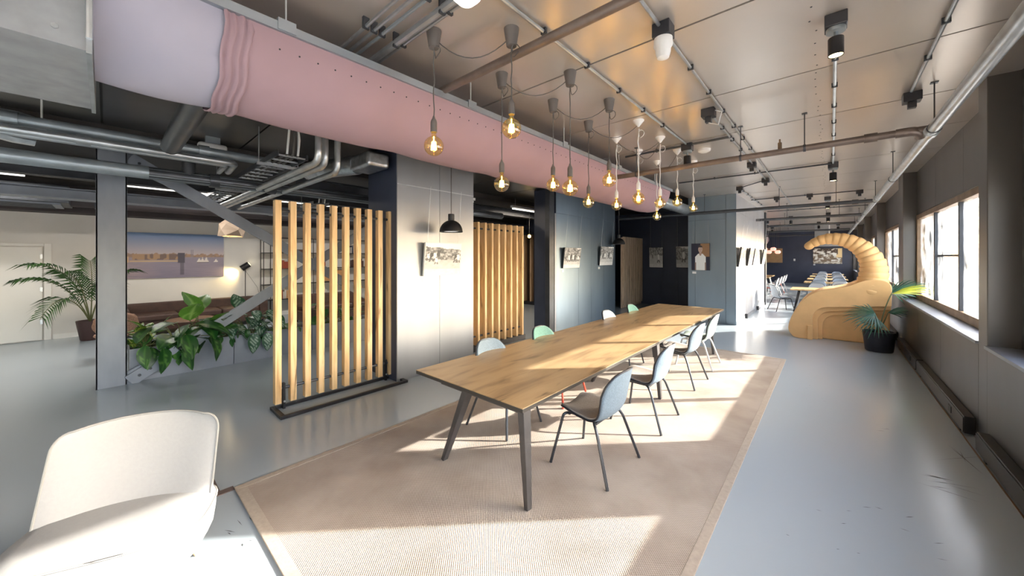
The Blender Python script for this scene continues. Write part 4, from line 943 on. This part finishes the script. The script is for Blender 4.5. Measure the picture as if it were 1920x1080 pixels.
# cane chairs
def cane_chair(x, y, rz, lab):
    o = thing('cane_chair', lab, 'chair', (x, y, 0), rz, 'cane chairs in the lounge')
    rows = []
    for i in range(9):
        t = i / 8; w = .28 * (math.sin(min(1, t * 1.15 + .12) * PI * .62 + .25)) if t < .75 else .26 * math.sqrt(max(0.02, 1 - ((t - .72) / .29) ** 2))
        rows.append([(-.22 - .12 * t + .07 * (q / 4 - 1) ** 2, (q / 4 - 1) * w, .40 + .42 * t) for q in range(9)])
    MB().grid(rows).build('cane_back', TERRA, o, world=False, smooth=True, solid=.012, angle=180)
    m = MB()
    for i in range(1, 8): m.tube(rows[i], .005, 5)
    for q in range(1, 8): m.tube([rows[i][q] for i in range(9)], .005, 5)
    w_ = m.build('weave_strands', mat('cane_strand', (.42, .27, .20), .7) if 'cane_strand' not in MATS else MATS['cane_strand'], o, world=False); w_['kind'] = 'stuff'
    MB().lathe([(.25, .38), (.27, .40), (.26, .43), (.1, .44)], 20).build('seat', TERRA, o, world=False, smooth=True)
    for a in (45, 135, 225, 315): MB().tube([(.16 * math.cos(rad(a)), .16 * math.sin(rad(a)), .39), (.24 * math.cos(rad(a)), .24 * math.sin(rad(a)), 0)], .013, 8).build('leg', BLACK, o, world=False)
cane_chair(-9.6, .12, PI, 'cane-backed chair half hidden by the grey column')
o = thing('coffee_table', 'low round dark coffee table before the brown sofa', 'table', (-10.9, 1.3, 0))
MB().lathe([(.42, .36), (.43, .375), (.42, .39)], 28, (-10.9, 1.3, 0)).build('top', mat('walnut', (.16, .08, .04), .4, var=.2, scale=6), o, smooth=True)
MB().lathe([(.22, 0), (.22, .015), (.025, .03), (.025, .36)], 20, (-10.9, 1.3, 0)).build('pedestal', BLACK, o, smooth=True)
# floor lamp
o = thing('floor_lamp', 'black floor lamp with tilted cylinder head glowing on the wall', 'lamp', (-12.42, 2.62, 0))
MB().lathe([(.13, 0), (.13, .02), (.01, .03)], 20, (-11.65, 3.08, 0)).build('base', BLACK, o, smooth=True)
D.objects.remove(o.children[0])
LX, LY = -12.57, 2.655
o.location = (LX, LY, 0)
MB().lathe([(.11, 0), (.11, .02), (.01, .03)], 20, (LX, LY, 0)).build('base', BLACK, o, smooth=True)
LY2 = LY
MB().tube([(LX, LY, .02), (LX, LY, 1.44)], .010, 8).build('pole', BLACK, o)
q = Matrix.Rotation(rad(55), 4, Vector((.55, .45, 0)).normalized()); hd = Vector((LX, LY, 1.52))
ax = Vector((-.12, -.80, -.58)).normalized(); Q = Vector((0, 0, 1)).rotation_difference(ax).to_matrix().to_4x4()
MB().lathe([(.075, -.11), (.082, -.10), (.082, .11)], 20, hd, Q, True, False).build('lamp_head', BLACK, o, smooth=True)
MB().lathe([(.07, .10), (.07, .104)], 20, hd, Q).build('lens', LAMPY, o)
MB().lathe([(.045, -.118), (.06, -.112)], 16, hd, Q).build('rear_ring', LAMPY, o)
L = D.lights.new('floor_lamp_glow', 'SPOT'); L.energy = 45; L.color = (1, .72, .30); L.spot_size = rad(110); L.spot_blend = .8; L.shadow_soft_size = .06
lo = D.objects.new('floor_lamp_glow', L); COL.objects.link(lo); lo.parent = o; lo.location = hd + ax * .13 - o.location; lo.rotation_euler = (-ax).to_track_quat('Z', 'Y').to_euler()
MB().tube([(LX, LY, 1.4), (LX - .06, LY + .3, .9), (LX - .08, LY + .4, .5), (LX - .05, LY + .3, .1)], .004, 5).build('flex', CORD, o, smooth=True)
# folded paper pendant
o = thing('paper_pendant', 'folded origami paper pendant in front of the harbour picture', 'pendant lamp', (-10.4, 1.93, 2.27))
px_, py_ = -10.4, 1.93; rows = []; rn = random.Random(5)
for i, (r, z) in enumerate(((.05, 2.68), (.13, 2.64), (.20, 2.54), (.235, 2.40), (.225, 2.27))):
    rows.append([(px_ + (r + (.028 if (k + i) % 2 else -.02)) * math.cos(2 * PI * (k + .5 * (i % 2)) / 10), py_ + (r + (.028 if (k + i) % 2 else -.02)) * math.sin(2 * PI * (k + .5 * (i % 2)) / 10), z + rn.uniform(-.012, .012)) for k in range(10)])
m = MB(); n_ = 10; m.v = [p for r in rows for p in r]
for i in range(4):
    for k in range(10):
        a, b, c, d_ = i * 10 + k, i * 10 + (k + 1) % 10, (i + 1) * 10 + (k + 1) % 10, (i + 1) * 10 + k
        m.f += [(a, b, c), (a, c, d_)] if (i + k) % 2 else [(a, b, d_), (b, c, d_)]
m.build('paper_shade', PAPER, o)
MB().lathe([(.045, 2.36), (.05, 2.44), (.03, 2.55)], 12, (px_, py_, 0)).build('bulb', LAMPY, o, smooth=True)
MB().tube([(px_, py_, 2.6), (px_, py_, CEIL - .1)], .006, 6).build('cord', CORD, o)
L = D.lights.new('paper_glow', 'POINT'); L.energy = 6; L.color = (1, .78, .45); L.shadow_soft_size = .06
lo = D.objects.new('paper_glow', L); COL.objects.link(lo); lo.parent = o; lo.location = (0, 0, .02)
# bookshelf
o = thing('metal_bookshelf', 'black metal bookshelf on the white wall behind the slat screen', 'shelf', (-12.5, 5.0, 0))
for y in (3.05, 3.3, 4.4, 5.5, 6.6, 7.7):
    for x in (-12.66, -12.36): MB().tube([(x, y, 0), (x, y, 2.36)], .011, 6).build('upright', BLACK, o)
for z in (.5, .95, 1.42, 1.9, 2.35): MB().box(-12.67, -12.35, 3.05, 7.7, z, z + .018).build('shelf_board', BLACK, o)
rb = random.Random(11)
bc = [mat('book_%d' % k, c, .6) for k, c in enumerate(((.30, .06, .03), (.42, .18, .06), (.10, .05, .04), (.55, .50, .45), (.05, .06, .09), (.50, .26, .10)))]
nb = 0
for zi, z in enumerate((.518, .968, 1.438, 1.918)):
    for bay in range(4):
        if rb.random() < .25: continue
        y = 3.36 + bay * 1.1 + rb.uniform(0, .2); n = rb.randint(5, 9); kd = rb.choice(bc)
        for k in range(n):
            w = rb.uniform(.028, .055); h = rb.uniform(.2, .30)
            bk_ = MB().box(-12.62, -12.42, y, y + w, z, z + h).build('book', kd if rb.random() < .6 else rb.choice(bc), bevel=.003)
            tag(bk_, '%s upright book on the %s shelf in the %s bay of the bookshelf' % (ORD[k], ['lowest', 'second', 'third', 'top'][zi], ORD[bay]), 'book', 'books on the black metal shelf'); nb += 1
            y += w + .002
for i, (y, z, w, h, mm) in enumerate(((3.5, 1.918, .8, .10, 2), (4.6, 1.0, .8, .34, 5), (6.75, 1.45, .7, .36, 1))):
    bx_ = thing('storage_box', ['flat dark storage box on the top shelf end', 'tan storage box on the second shelf', 'orange-brown storage box on the third shelf'][i], 'box', (-12.5, y + w / 2, z))
    MB().box(-12.64, -12.36, y, y + w, z, z + h * .8).build('body', bc[mm], bx_, bevel=.004)
    MB().box(-12.645, -12.355, y - .005, y + w + .005, z + h * .8, z + h).build('lid', bc[mm], bx_, bevel=.004)

# ================================================================ PLANTERS AND PLANTS
for k in range(4):
    a, b = .22 + k * 1.21, .22 + (k + 1) * 1.21 - .008
    o = thing('steel_planter', ['grey steel planter box at the column foot', 'second grey steel planter box from the column', 'third grey steel planter box, behind the slat screen', 'fourth grey steel planter box, behind the slat screen end'][k], 'planter', (-7.72, (a + b) / 2, 0), group='grey steel planter boxes')
    m = MB(); x0, x1, z1 = -7.95, -7.49, .47
    m.box(x1 - .012, x1, a, b, 0, z1).box(x0, x0 + .012, a, b, 0, z1).box(x0 + .012, x1 - .012, a, a + .012, 0, z1).box(x0 + .012, x1 - .012, b - .012, b, 0, z1)
    m.build('box', PLANTER, o)
    MB().box(x0 + .012, x1 - .012, a + .012, b - .012, .05, .41).build('soil', SOIL, o)
def leaf_mesh(name, L, W, kind, seed=1, droop=.35, fold=.18):
    nu, nv = 12, 8; rows = []; cols = []
    for i in range(nu + 1):
        t = i / nu; w = W * (math.sin(PI * min(1, t ** .8)) ** .75 if t < 1 else 0) * (1 if t < .6 else (1 - .25 * (t - .6)))
        row = []
        for j in range(nv + 1):
            s = j / nv * 2 - 1
            z = -droop * L * t * t + fold * abs(s) * w + .012 * L * math.sin(t * 14 + abs(s) * 5) * abs(s)
            row.append((L * t, s * w, z))
            n = vnoise(t * 9 + seed, s * 4 + abs(s) * 2, seed); vein = abs(math.sin((t * 7 - abs(s) * 1.6) * PI))
            if kind == 'pothos': c = (.016, .075, .016) if n < .70 else (.10, .24, .05); c = (.05, .15, .03) if abs(s) < .12 else c
            elif kind == 'ficus': c = (.10, .25, .035) if vein > .25 else (.22, .40, .09); c = (.30, .48, .14) if abs(s) < .13 else c
            elif kind == 'croton': c = (.05, .15, .02) if vein > .35 else (.38, .46, .08); c = (.42, .48, .10) if abs(s) < .13 else c
            elif kind == 'aglao':
                c = (.035, .10, .06) if vein > .45 + .25 * n else (.42, .52, .42)
                if abs(s) > .72 or t > .93 or t < .06: c = (.035, .11, .05)
            else: c = (.022, .09, .02) if n < .7 else (.045, .16, .03)
            cols.append(c)
        rows.append(row)
    m = MB().grid(rows); m.c = cols
    o = m.build(name, LEAFM, None, world=False, smooth=True, angle=180); me = o.data; D.objects.remove(o); return me
def leafy(label, base, kind, specs, name):
    # specs: (dx, dy, dz tip-of-stem offset, yaw deg, pitch deg, roll deg, scale)
    o = thing(name, label, 'plant', base, group='plants in the steel planters')
    me = [leaf_mesh('leaf', .30, .085, kind, q) for q in (1, 2, 3)] if kind in ('pothos', 'aglao', 'ivy') else [leaf_mesh('leaf', .30, .115, kind, q) for q in (1, 2)] if kind == 'ficus' else [leaf_mesh('leaf', .28, .055, kind, q, .2) for q in (1, 2)]
    for k, (dx, dy, dz, yaw, pit, rol, sc) in enumerate(specs):
        l = D.objects.new('leaf', me[k % len(me)]); COL.objects.link(l); l.parent = o; l.location = (dx, dy, dz)
        l.rotation_euler = Matrix.Rotation(rad(yaw), 4, 'Z').__matmul__(Matrix.Rotation(-rad(pit), 4, 'Y')).__matmul__(Matrix.Rotation(rad(rol), 4, 'X')).to_euler(); l.scale = (sc, sc, sc)
        MB().tube([(dx * .15, dy * .15, 0), (dx * .6, dy * .6, dz * .75 + .03), (dx, dy, dz)], .006, 5).build('petiole', STEM, o, world=False, smooth=True)
    return o
rp = random.Random(3)
def spread(n, ry, zlo, zhi, front=.7, sc=(.8, 1.2), pit=(-20, 50)):
    out = []
    for k in range(n):
        yaw = rp.uniform(-75, 75) if rp.random() < front else rp.uniform(100, 260)
        out.append((rp.uniform(-.1, .26), rp.uniform(-ry, ry), rp.uniform(zlo, zhi), yaw, rp.uniform(*pit), rp.uniform(-25, 25), rp.uniform(*sc)))
    return out
XP = -7.70
leafy('yellow-veined croton plant beside the grey column', (XP, .40, .41), 'croton', spread(22, .20, .05, .42, .6, (.6, 1.0), (-10, 60)), 'croton_plant')
leafy('dark glossy philodendron trailing over the first planter and brace', (XP + .06, .80, .41), 'pothos', spread(30, .36, .04, .40, .85, (1.0, 1.6), (-60, 25)) + [(.32, -.42, .12, -25, -62, 12, 1.05), (.30, -.24, .05, 25, -70, -15, 1.2), (.40, .05, .10, -35, -66, 20, 1.35), (.38, .0, .22, 20, -48, 0, 1.25), (.40, .30, .16, 40, -58, -12, 1.3), (.3, -.1, .40, -40, 10, 0, 1.4), (.3, .12, .36, 60, -5, 10, 1.5), (.3, .2, .30, 75, -10, 10, 1.4)], 'philodendron')
leafy('big bright green rubber plant leaves rising from the first planter', (XP, .98, .41), 'ficus', [(.12, -.10, .38, 10, 62, 0, 1.35), (.08, -.02, .52, -60, 75, 10, 1.25), (.16, .22, .30, 25, 55, 0, 1.05), (0, .02, .5, 150, 60, 0, 1.2), (.05, .28, .3, 80, 40, 0, 1.0)], 'rubber_plant')
leafy('silver-striped aglaonema leaning under the diagonal brace', (XP, 1.72, .41), 'aglao', spread(20, .34, .10, .44, .85, (.85, 1.2), (-50, 25)) + [(.05, -.18, .45, -30, 70, 0, 1.3), (.1, -.36, .34, -70, 20, 0, 1.3), (.34, -.05, .08, 5, -75, 0, 1.1), (.34, .15, .06, -5, -70, 0, 1.0)], 'aglaonema')
leafy('green ivy spilling from the second planter', (XP + .05, 1.42, .41), 'ivy', spread(14, .22, .0, .16, 1., (.4, .6), (-70, 0)), 'ivy_plant')
leafy('green ivy spilling from the second planter end near the slat screen', (XP + .05, 2.15, .41), 'ivy', spread(18, .30, .0, .22, 1., (.4, .7), (-70, 10)), 'ivy_plant')
leafy('dark leafy plant behind the middle slats of the screen', (XP, 3.0, .41), 'ivy', spread(24, .5, .0, .4, .8, (.5, .9), (-50, 40)), 'leafy_plant')
leafy('dark leafy plant behind the last slats of the screen', (XP, 4.2, .41), 'ivy', spread(24, .5, .0, .4, .8, (.5, .9), (-50, 40)), 'leafy_plant')
# feather palm behind the column
def frond(o, base, mid, tip, nl=22, ll=.42, m_=LEAFM, col=(.05, .14, .035), width=.018, droop=.5):
    P = [Vector(p) for p in arc(base, mid, tip, 14)]
    st = MB().tube(P, [lerp(.012, .003, k / 14) for k in range(15)], 6).build('frond_stem', STEM, o, smooth=True)
    m = MB(); cs = []
    for k in range(nl):
        t = .25 + .75 * k / nl; i = min(13, int(t * 14)); p = P[i].lerp(P[i + 1], t * 14 - i); d = (P[i + 1] - P[i]).normalized()
        sd_ = d.cross(Vector((0, 0, 1))).normalized()
        for s in (-1, 1):
            l = ll * (1 - .55 * abs(t - .5)) * rp.uniform(.85, 1.1); dr = (sd_ * s * .75 + d * .75).normalized()
            a = p; b = p + dr * l * .55 + Vector((0, 0, .03)); c = p + dr * l - Vector((0, 0, droop * l * .5)); w = d * width
            m.add([a - w * .3, a + w * .3, b + w, b - w, c], [(0, 1, 2, 3), (3, 2, 4)])
            f = rp.uniform(.7, 1.4); cs += [tuple(x * f for x in col)] * 5
    m.c = cs; m.build('leaflets', m_, st)
bp_ = Vector((-12.0, -.22, .0))
o = thing('feather_palm', 'dark green feather palm in a pot between the white door and column', 'plant', tuple(bp_))
MB().lathe([(.14, 0), (.15, .02), (.21, .42), (.20, .42), (.18, .38)], 20, bp_).build('pot', mat('dark_pot', (.06, .03, .03), .5), o, smooth=True)
MB().lathe([(.185, .36), (.185, .37)], 20, bp_).build('soil', SOIL, o)
B = bp_ + Vector((0, 0, .37))
for tipv, midv in (((.5, -.75, 1.25), (.1, -.2, 1.35)), ((.9, -.6, .25), (.5, -.3, 1.0)), ((.3, .0, 1.35), (.1, .05, 1.0)), ((.6, -.35, 1.10), (.2, -.1, 1.1)), ((.4, .55, 1.1), (.1, .2, 1.1)), ((.2, -.9, .95), (.0, -.3, 1.1)), ((.7, .3, .7), (.3, .2, 1.1))):
    frond(o, B, B + Vector(midv), B + Vector(tipv), col=(.035, .09, .022))
# ================================================================ OCHRE SCULPTURE
YS = 10.15
sc = thing('tentacle_sculpture', 'large ochre foam tentacle sculpture curling up beside the windows', 'sculpture', (.1, YS + .5, 0))
def smooth_poly(pts, n=6):
    out = []; N_ = len(pts)
    for i in range(N_):
        p0, p1, p2, p3 = [Vector((*pts[(i + k) % N_], 0)) for k in (-1, 0, 1, 2)]
        for q in range(n):
            t = q / n
            v = .5 * ((2 * p1) + (p2 - p0) * t + (2 * p0 - 5 * p1 + 4 * p2 - p3) * t * t + (3 * p1 - p0 - 3 * p2 + p3) * t ** 3)
            out.append((v.x, v.y))
    return out
def open_curve(pts, n=6):
    out = []
    for i in range(len(pts) - 1):
        p0 = Vector((*pts[max(0, i - 1)], 0)); p1 = Vector((*pts[i], 0)); p2 = Vector((*pts[i + 1], 0)); p3 = Vector((*pts[min(len(pts) - 1, i + 2)], 0))
        for q in range(n):
            t = q / n
            v = .5 * ((2 * p1) + (p2 - p0) * t + (2 * p0 - 5 * p1 + 4 * p2 - p3) * t * t + (3 * p1 - p0 - 3 * p2 + p3) * t ** 3)
            out.append((v.x, v.y))
    return out + [pts[-1]]
outl = open_curve([(-.52, .0), (-.62, .03), (-.70, .18), (-.66, .42), (-.52, .74), (-.35, .95), (-.12, 1.085), (.12, 1.14), (.30, 1.20), (.43, 1.27), (.58, 1.33), (.78, 1.33), (.89, 1.25), (.905, 1.1)], 5) + [(.90, .0)]
def cut(outline, x0, zt, r):   # remove a low arch open to the right and bottom
    left = [(x0, .0)] + [(x0, zt - r - .0)] + [(x0 + r * (1 - math.cos(a)), zt - r + r * math.sin(a)) for a in [rad(q) for q in range(15, 91, 15)]] + [(.90, zt + .10)]
    return outline[:-1] + [(.90, zt + .10)] + list(reversed(left[:-1]))
for k, (x0, zt) in enumerate(((-.28, .72), (-.20, .64), (-.12, .56))):
    poly = cut(outl, x0, zt, .26)
    y0 = YS + k * .09
    MB().prism(poly, lambda p: (p[0], y0, p[1]), lambda p: (p[0], y0 + .09, p[1])).build('stepped_layer', OCHRE, sc, bevel=.012)
MB().prism(outl, lambda p: (p[0], YS + .27, p[1]), lambda p: (p[0], YS + 1.0, p[1])).build('body', OCHRE, sc, bevel=.03, seg=3)
MB().box(-.37, -.28, YS - .03, YS + .04, 0, .30).build('upright_block', OCHRE, sc, bevel=.006)
# the horn: overlapping scalloped segments along a curl
CL = open_curve([(.62, 1.10), (.665, 1.36), (.665, 1.62), (.60, 1.82), (.47, 2.0), (.28, 2.13), (.05, 2.185), (-.15, 2.16), (-.30, 2.08), (-.37, 2.02)], 8)
acc = [0]
for i in range(1, len(CL)): acc.append(acc[-1] + math.hypot(CL[i][0] - CL[i-1][0], CL[i][1] - CL[i-1][1]))
def at_len(s):
    for i in range(1, len(acc)):
        if acc[i] >= s:
            t = (s - acc[i-1]) / (acc[i] - acc[i-1]); a, b = CL[i-1], CL[i]
            return Vector((lerp(a[0], b[0], t), 0, lerp(a[1], b[1], t))), Vector((b[0] - a[0], 0, b[1] - a[1])).normalized()
    return Vector((CL[-1][0], 0, CL[-1][1])), Vector((-.8, 0, -.5)).normalized()
NS = 17; TL = acc[-1]; s = .0
for k in range(NS):
    t = k / (NS - 1); s = TL * (1 - (1 - t) ** 1.0) * .985
    p, d = at_len(min(TL, max(0.001, s))); rr_ = lerp(.262, .085, t ** 1.05)
    Q = Vector((0, 0, 1)).rotation_difference(d).to_matrix().to_4x4()
    st = TL / NS
    pr = [(rr_ * .80, -st * 1.2), (rr_ * .90, -st * .9), (rr_ * .965, -st * .5), (rr_, 0), (rr_ * .985, st * .14), (rr_ * .93, st * .30), (rr_ * .80, st * .5), (rr_ * .5, st * .72), (.01, st * .8)]
    sg = MB().lathe(pr, 24, (0, 0, 0), Q @ Matrix.Diagonal((1, 1.15, 1, 1)))
    c = p + Vector((0, YS + .285 - .0 * t, 0)); sg.v = [(v[0] + c.x, v[1] + c.y, v[2] + c.z) for v in sg.v]
    sg.build('horn_segment', OCHRE, sc, smooth=True, angle=180)
# ================================================================ FAN PALM IN NAVY POT
pb = Vector((.70, 9.78, 0))
o = thing('fan_palm', 'young fan palm in a dark navy pot beside the sculpture', 'plant', tuple(pb))
MB().lathe([(.185, 0), (.195, .015), (.232, .36), (.235, .375), (.22, .375), (.21, .34)], 28, pb).build('pot', POT, o, smooth=True)
MB().lathe([(.212, .33), (.212, .34)], 24, pb).build('soil', SOIL, o)
def fan(o, base, ctrl, c, dirv, nb=16, L=.5, spread_=150, col=(.05, .135, .085), width=.011, droop=.25):
    base, c = Vector(base), Vector(c); d = Vector(dirv).normalized()
    st = MB().tube(arc(base, ctrl, c, 8), [lerp(.013, .006, k / 8) for k in range(9)], 6).build('petiole', STEM, o, smooth=True)
    side = d.cross(Vector((0, 0, 1))).normalized(); up = side.cross(d).normalized()
    m = MB(); cs = []
    for k in range(nb):
        a = rad(-spread_ / 2 + spread_ * k / (nb - 1)); dr = d * math.cos(a) + (side * .75 + up * .65).normalized() * math.sin(a)
        l = L * (1 - .25 * abs(k / (nb - 1) - .5) * 2) * rp.uniform(.85, 1.08); pw = dr.cross(Vector((.3, -.9, .2))).normalized() * width
        p1 = c + dr * l * .45; p2 = c + dr * l * .78 - Vector((0, 0, droop * l * .2)); p3 = c + dr * l - Vector((0, 0, droop * l * .55))
        m.add([c - pw * .3, c + pw * .3, p1 + pw, p1 - pw, p2 + pw * .7, p2 - pw * .7, p3], [(0, 1, 2, 3), (3, 2, 4, 5), (5, 4, 6)])
        f = rp.uniform(.75, 1.3); cs += [tuple(x * f for x in col)] * 7
    m.c = cs; m.build('fan_blade', LEAFM, st)
B = pb + Vector((0, 0, .34))
MB().tube([B - Vector((0, 0, .02)), B + Vector((.0, 0, .16))], [.035, .02], 8).build('trunk', mat('palm_trunk', (.16, .09, .05), .8, var=.3, scale=30, bump=.3), o, smooth=True)
fan(o, B, B + Vector((.05, 0, .45)), pb + Vector((.17, -.02, 1.13)), (.85, .0, .35), 15, .52, 150)
fan(o, B, B + Vector((.05, 0, .45)), pb + Vector((.17, -.01, 1.10)), (1, -.05, .38), 7, .62, 45, (.42, .44, .05))
fan(o, B, B + Vector((-.05, 0, .4)), pb + Vector((-.06, -.05, .72)), (-.8, -.05, -.25), 18, .50, 170)
fan(o, B, B + Vector((.1, .05, .3)), pb + Vector((.12, .02, .74)), (.9, .1, .25), 9, .36, 90)
fan(o, B, B + Vector((-.1, -.1, .3)), pb + Vector((-.02, -.12, .62)), (-.35, -.3, -.6), 12, .42, 120)
# ================================================================ FAR ROOM
def far_table(x0, x1, y, w, lab):
    t = thing('far_table', lab, 'table', ((x0 + x1) / 2, y, 0), group='dining tables in the far room')
    MB().box(x0, x1, y - w / 2, y + w / 2, .70, .74).build('tabletop', OAKFAR, t, bevel=.004)
    for x in (x0 + .22, x1 - .22):
        for s in (-1, 1): MB().bar((x, y + s * .18, .70), (x + (-.12 if x < (x0 + x1) / 2 else .12), y + s * w * .42, 0), .05, .05).build('leg', WLEG if s > 0 else BLACK, t)
        MB().box(x - .03, x + .03, y - w * .4, y + w * .4, .66, .70).build('crossbeam', BLACK, t)
names = ['nearest pale far-room table', 'second pale far-room table', 'third pale far-room table', 'fourth pale far-room table', 'farthest pale far-room table']
ty = (15.4, 19.7, 22.6, 25.6, 29.0)
for y, nm in zip(ty, names): far_table(-.98 if y < 16 else -.82, .62, y, 1.1 if y < 16 else .9, nm + ' behind the ochre sculpture')
far_table(-4.2, -2.35, 24.6, 1.2, 'brown oak table at the left of the far room')
wc_ = make_chair('dining_chair', 'white dining chair tucked behind the nearest far-room table', WHITEPL, FELTL, WLEG, 'white dining chairs in the far room')
wc_.location = (-.35, 16.35, 0); wc_.rotation_euler = (0, 0, -PI / 2)
k = 0
for i, y in enumerate(ty):
    for j, x in enumerate((-.35, .3)):
        for sgn in (-1, 1):
            if i == 0 and j == 0 and sgn == 1: continue
            if i == 0 and sgn == -1: continue
            yy = y + sgn * (.78 if i else .95); 
            dup(wc_, (x, yy, 0), -PI / 2 * sgn, '%s chair at the %s side of the %s' % ('white' if (i + j) % 2 == 0 else 'pale', ('left near' if j == 0 else 'right near') if sgn < 0 else ('left far' if j == 0 else 'right far'), names[i]), 'white dining chairs in the far room', None if (i + j) % 2 == 0 else {'white_plastic': FELTL})
dup(wc_, (-1.22, 14.9, 0), .5, 'dark-legged chair at the left end of the nearest far-room table', 'white dining chairs in the far room', {'white_leg': BLACK, 'white_plastic': FELTL})
for i, y in enumerate((19.6, 21.0, 22.4, 23.8)):
    dup(wc_, (-1.98, y, 0), PI + .1, '%s chair with red underframe in the row left of the far-room aisle' % ['nearest white', 'second white', 'third white', 'farthest white'][i], 'white dining chairs in the far room', {'seat_pad_beige': WHITEPL, 'felt_pale_grey': WHITEPL} if i % 2 else {'white_leg': RED})
far_table(-3.6, -2.3, 20.6, .8, 'brown table beside the row of white chairs, nearest')
far_table(-3.6, -2.3, 22.6, .8, 'brown table beside the row of white chairs, second')
o = thing('pale_hood', 'pale metal extractor hood column behind the sculpture tip', 'hood', (-.45, 25.5, 2.0))
MB().box(-.62, -.02, 25.2, 25.8, 2.72, CEIL).build('chimney', STEEL, o)
MB().prism([(-.62, 2.72), (-.02, 2.72), (.35, 2.35), (-1.0, 2.35)], lambda p: (p[0], 25.0, p[1]), lambda p: (p[0], 26.0, p[1])).build('canopy', STEEL, o)
MB().box(-.05, .0, 25.15, 25.2, 2.72, CEIL).build('bright_edge', WHITEPL, o)
o = thing('rose_bulb_cluster', 'cluster of rose glass bulbs hanging in the far room', 'pendant lamp', (-2.6, 24.6, 1.9))
g = mat('rose_glass', (.9, .45, .38), .2, emis=(1, .45, .35), estr=1.2)
for i in range(9):
    x = -2.9 + .2 * (i % 5) + .1 * (i // 5); y = 24.3 + .3 * (i // 5); z = 2.05 + .16 * (i % 2)
    b_ = MB().lathe([(.10 * math.sin(rad(q)), z + .10 * math.cos(rad(q))) for q in range(12, 181, 14)], 14, (x, y, 0), None, True, False).build('glass_shade', g, o, smooth=True)
    MB().tube([(x, y, z + .1), (x, y, CEIL)], .006, 5).build('cord', CORD, o)
o = thing('fabric_duct', 'pink textile duct end in the far room', 'air duct', (-3.2, 24, 2.7))
rows = [[(-3.5 + r * math.cos(2 * PI * k / 20), 21.5 + yy, 2.95 + r * math.sin(2 * PI * k / 20)) for k in range(20)] for yy, r in ((0, .1), (.05, .3), (.2, .42), (1.5, .44), (3, .44), (6, .44), (8, .44))]
MB().grid(rows, True).build('textile', PINK, o, smooth=True)
for i in range(5): MB().lathe([(.445, -.02), (.452, 0), (.445, .02)], 20, (-3.5, 21.9 + i * .8, 2.95), Matrix.Rotation(PI / 2, 4, 'X'), False, False).build('hoop', LILAC, o, smooth=True)
MB().tube([(-3.5, 22, 3.38), (-3.5, 22, CEIL)], .01, 6).build('hanger', PIPE, o)
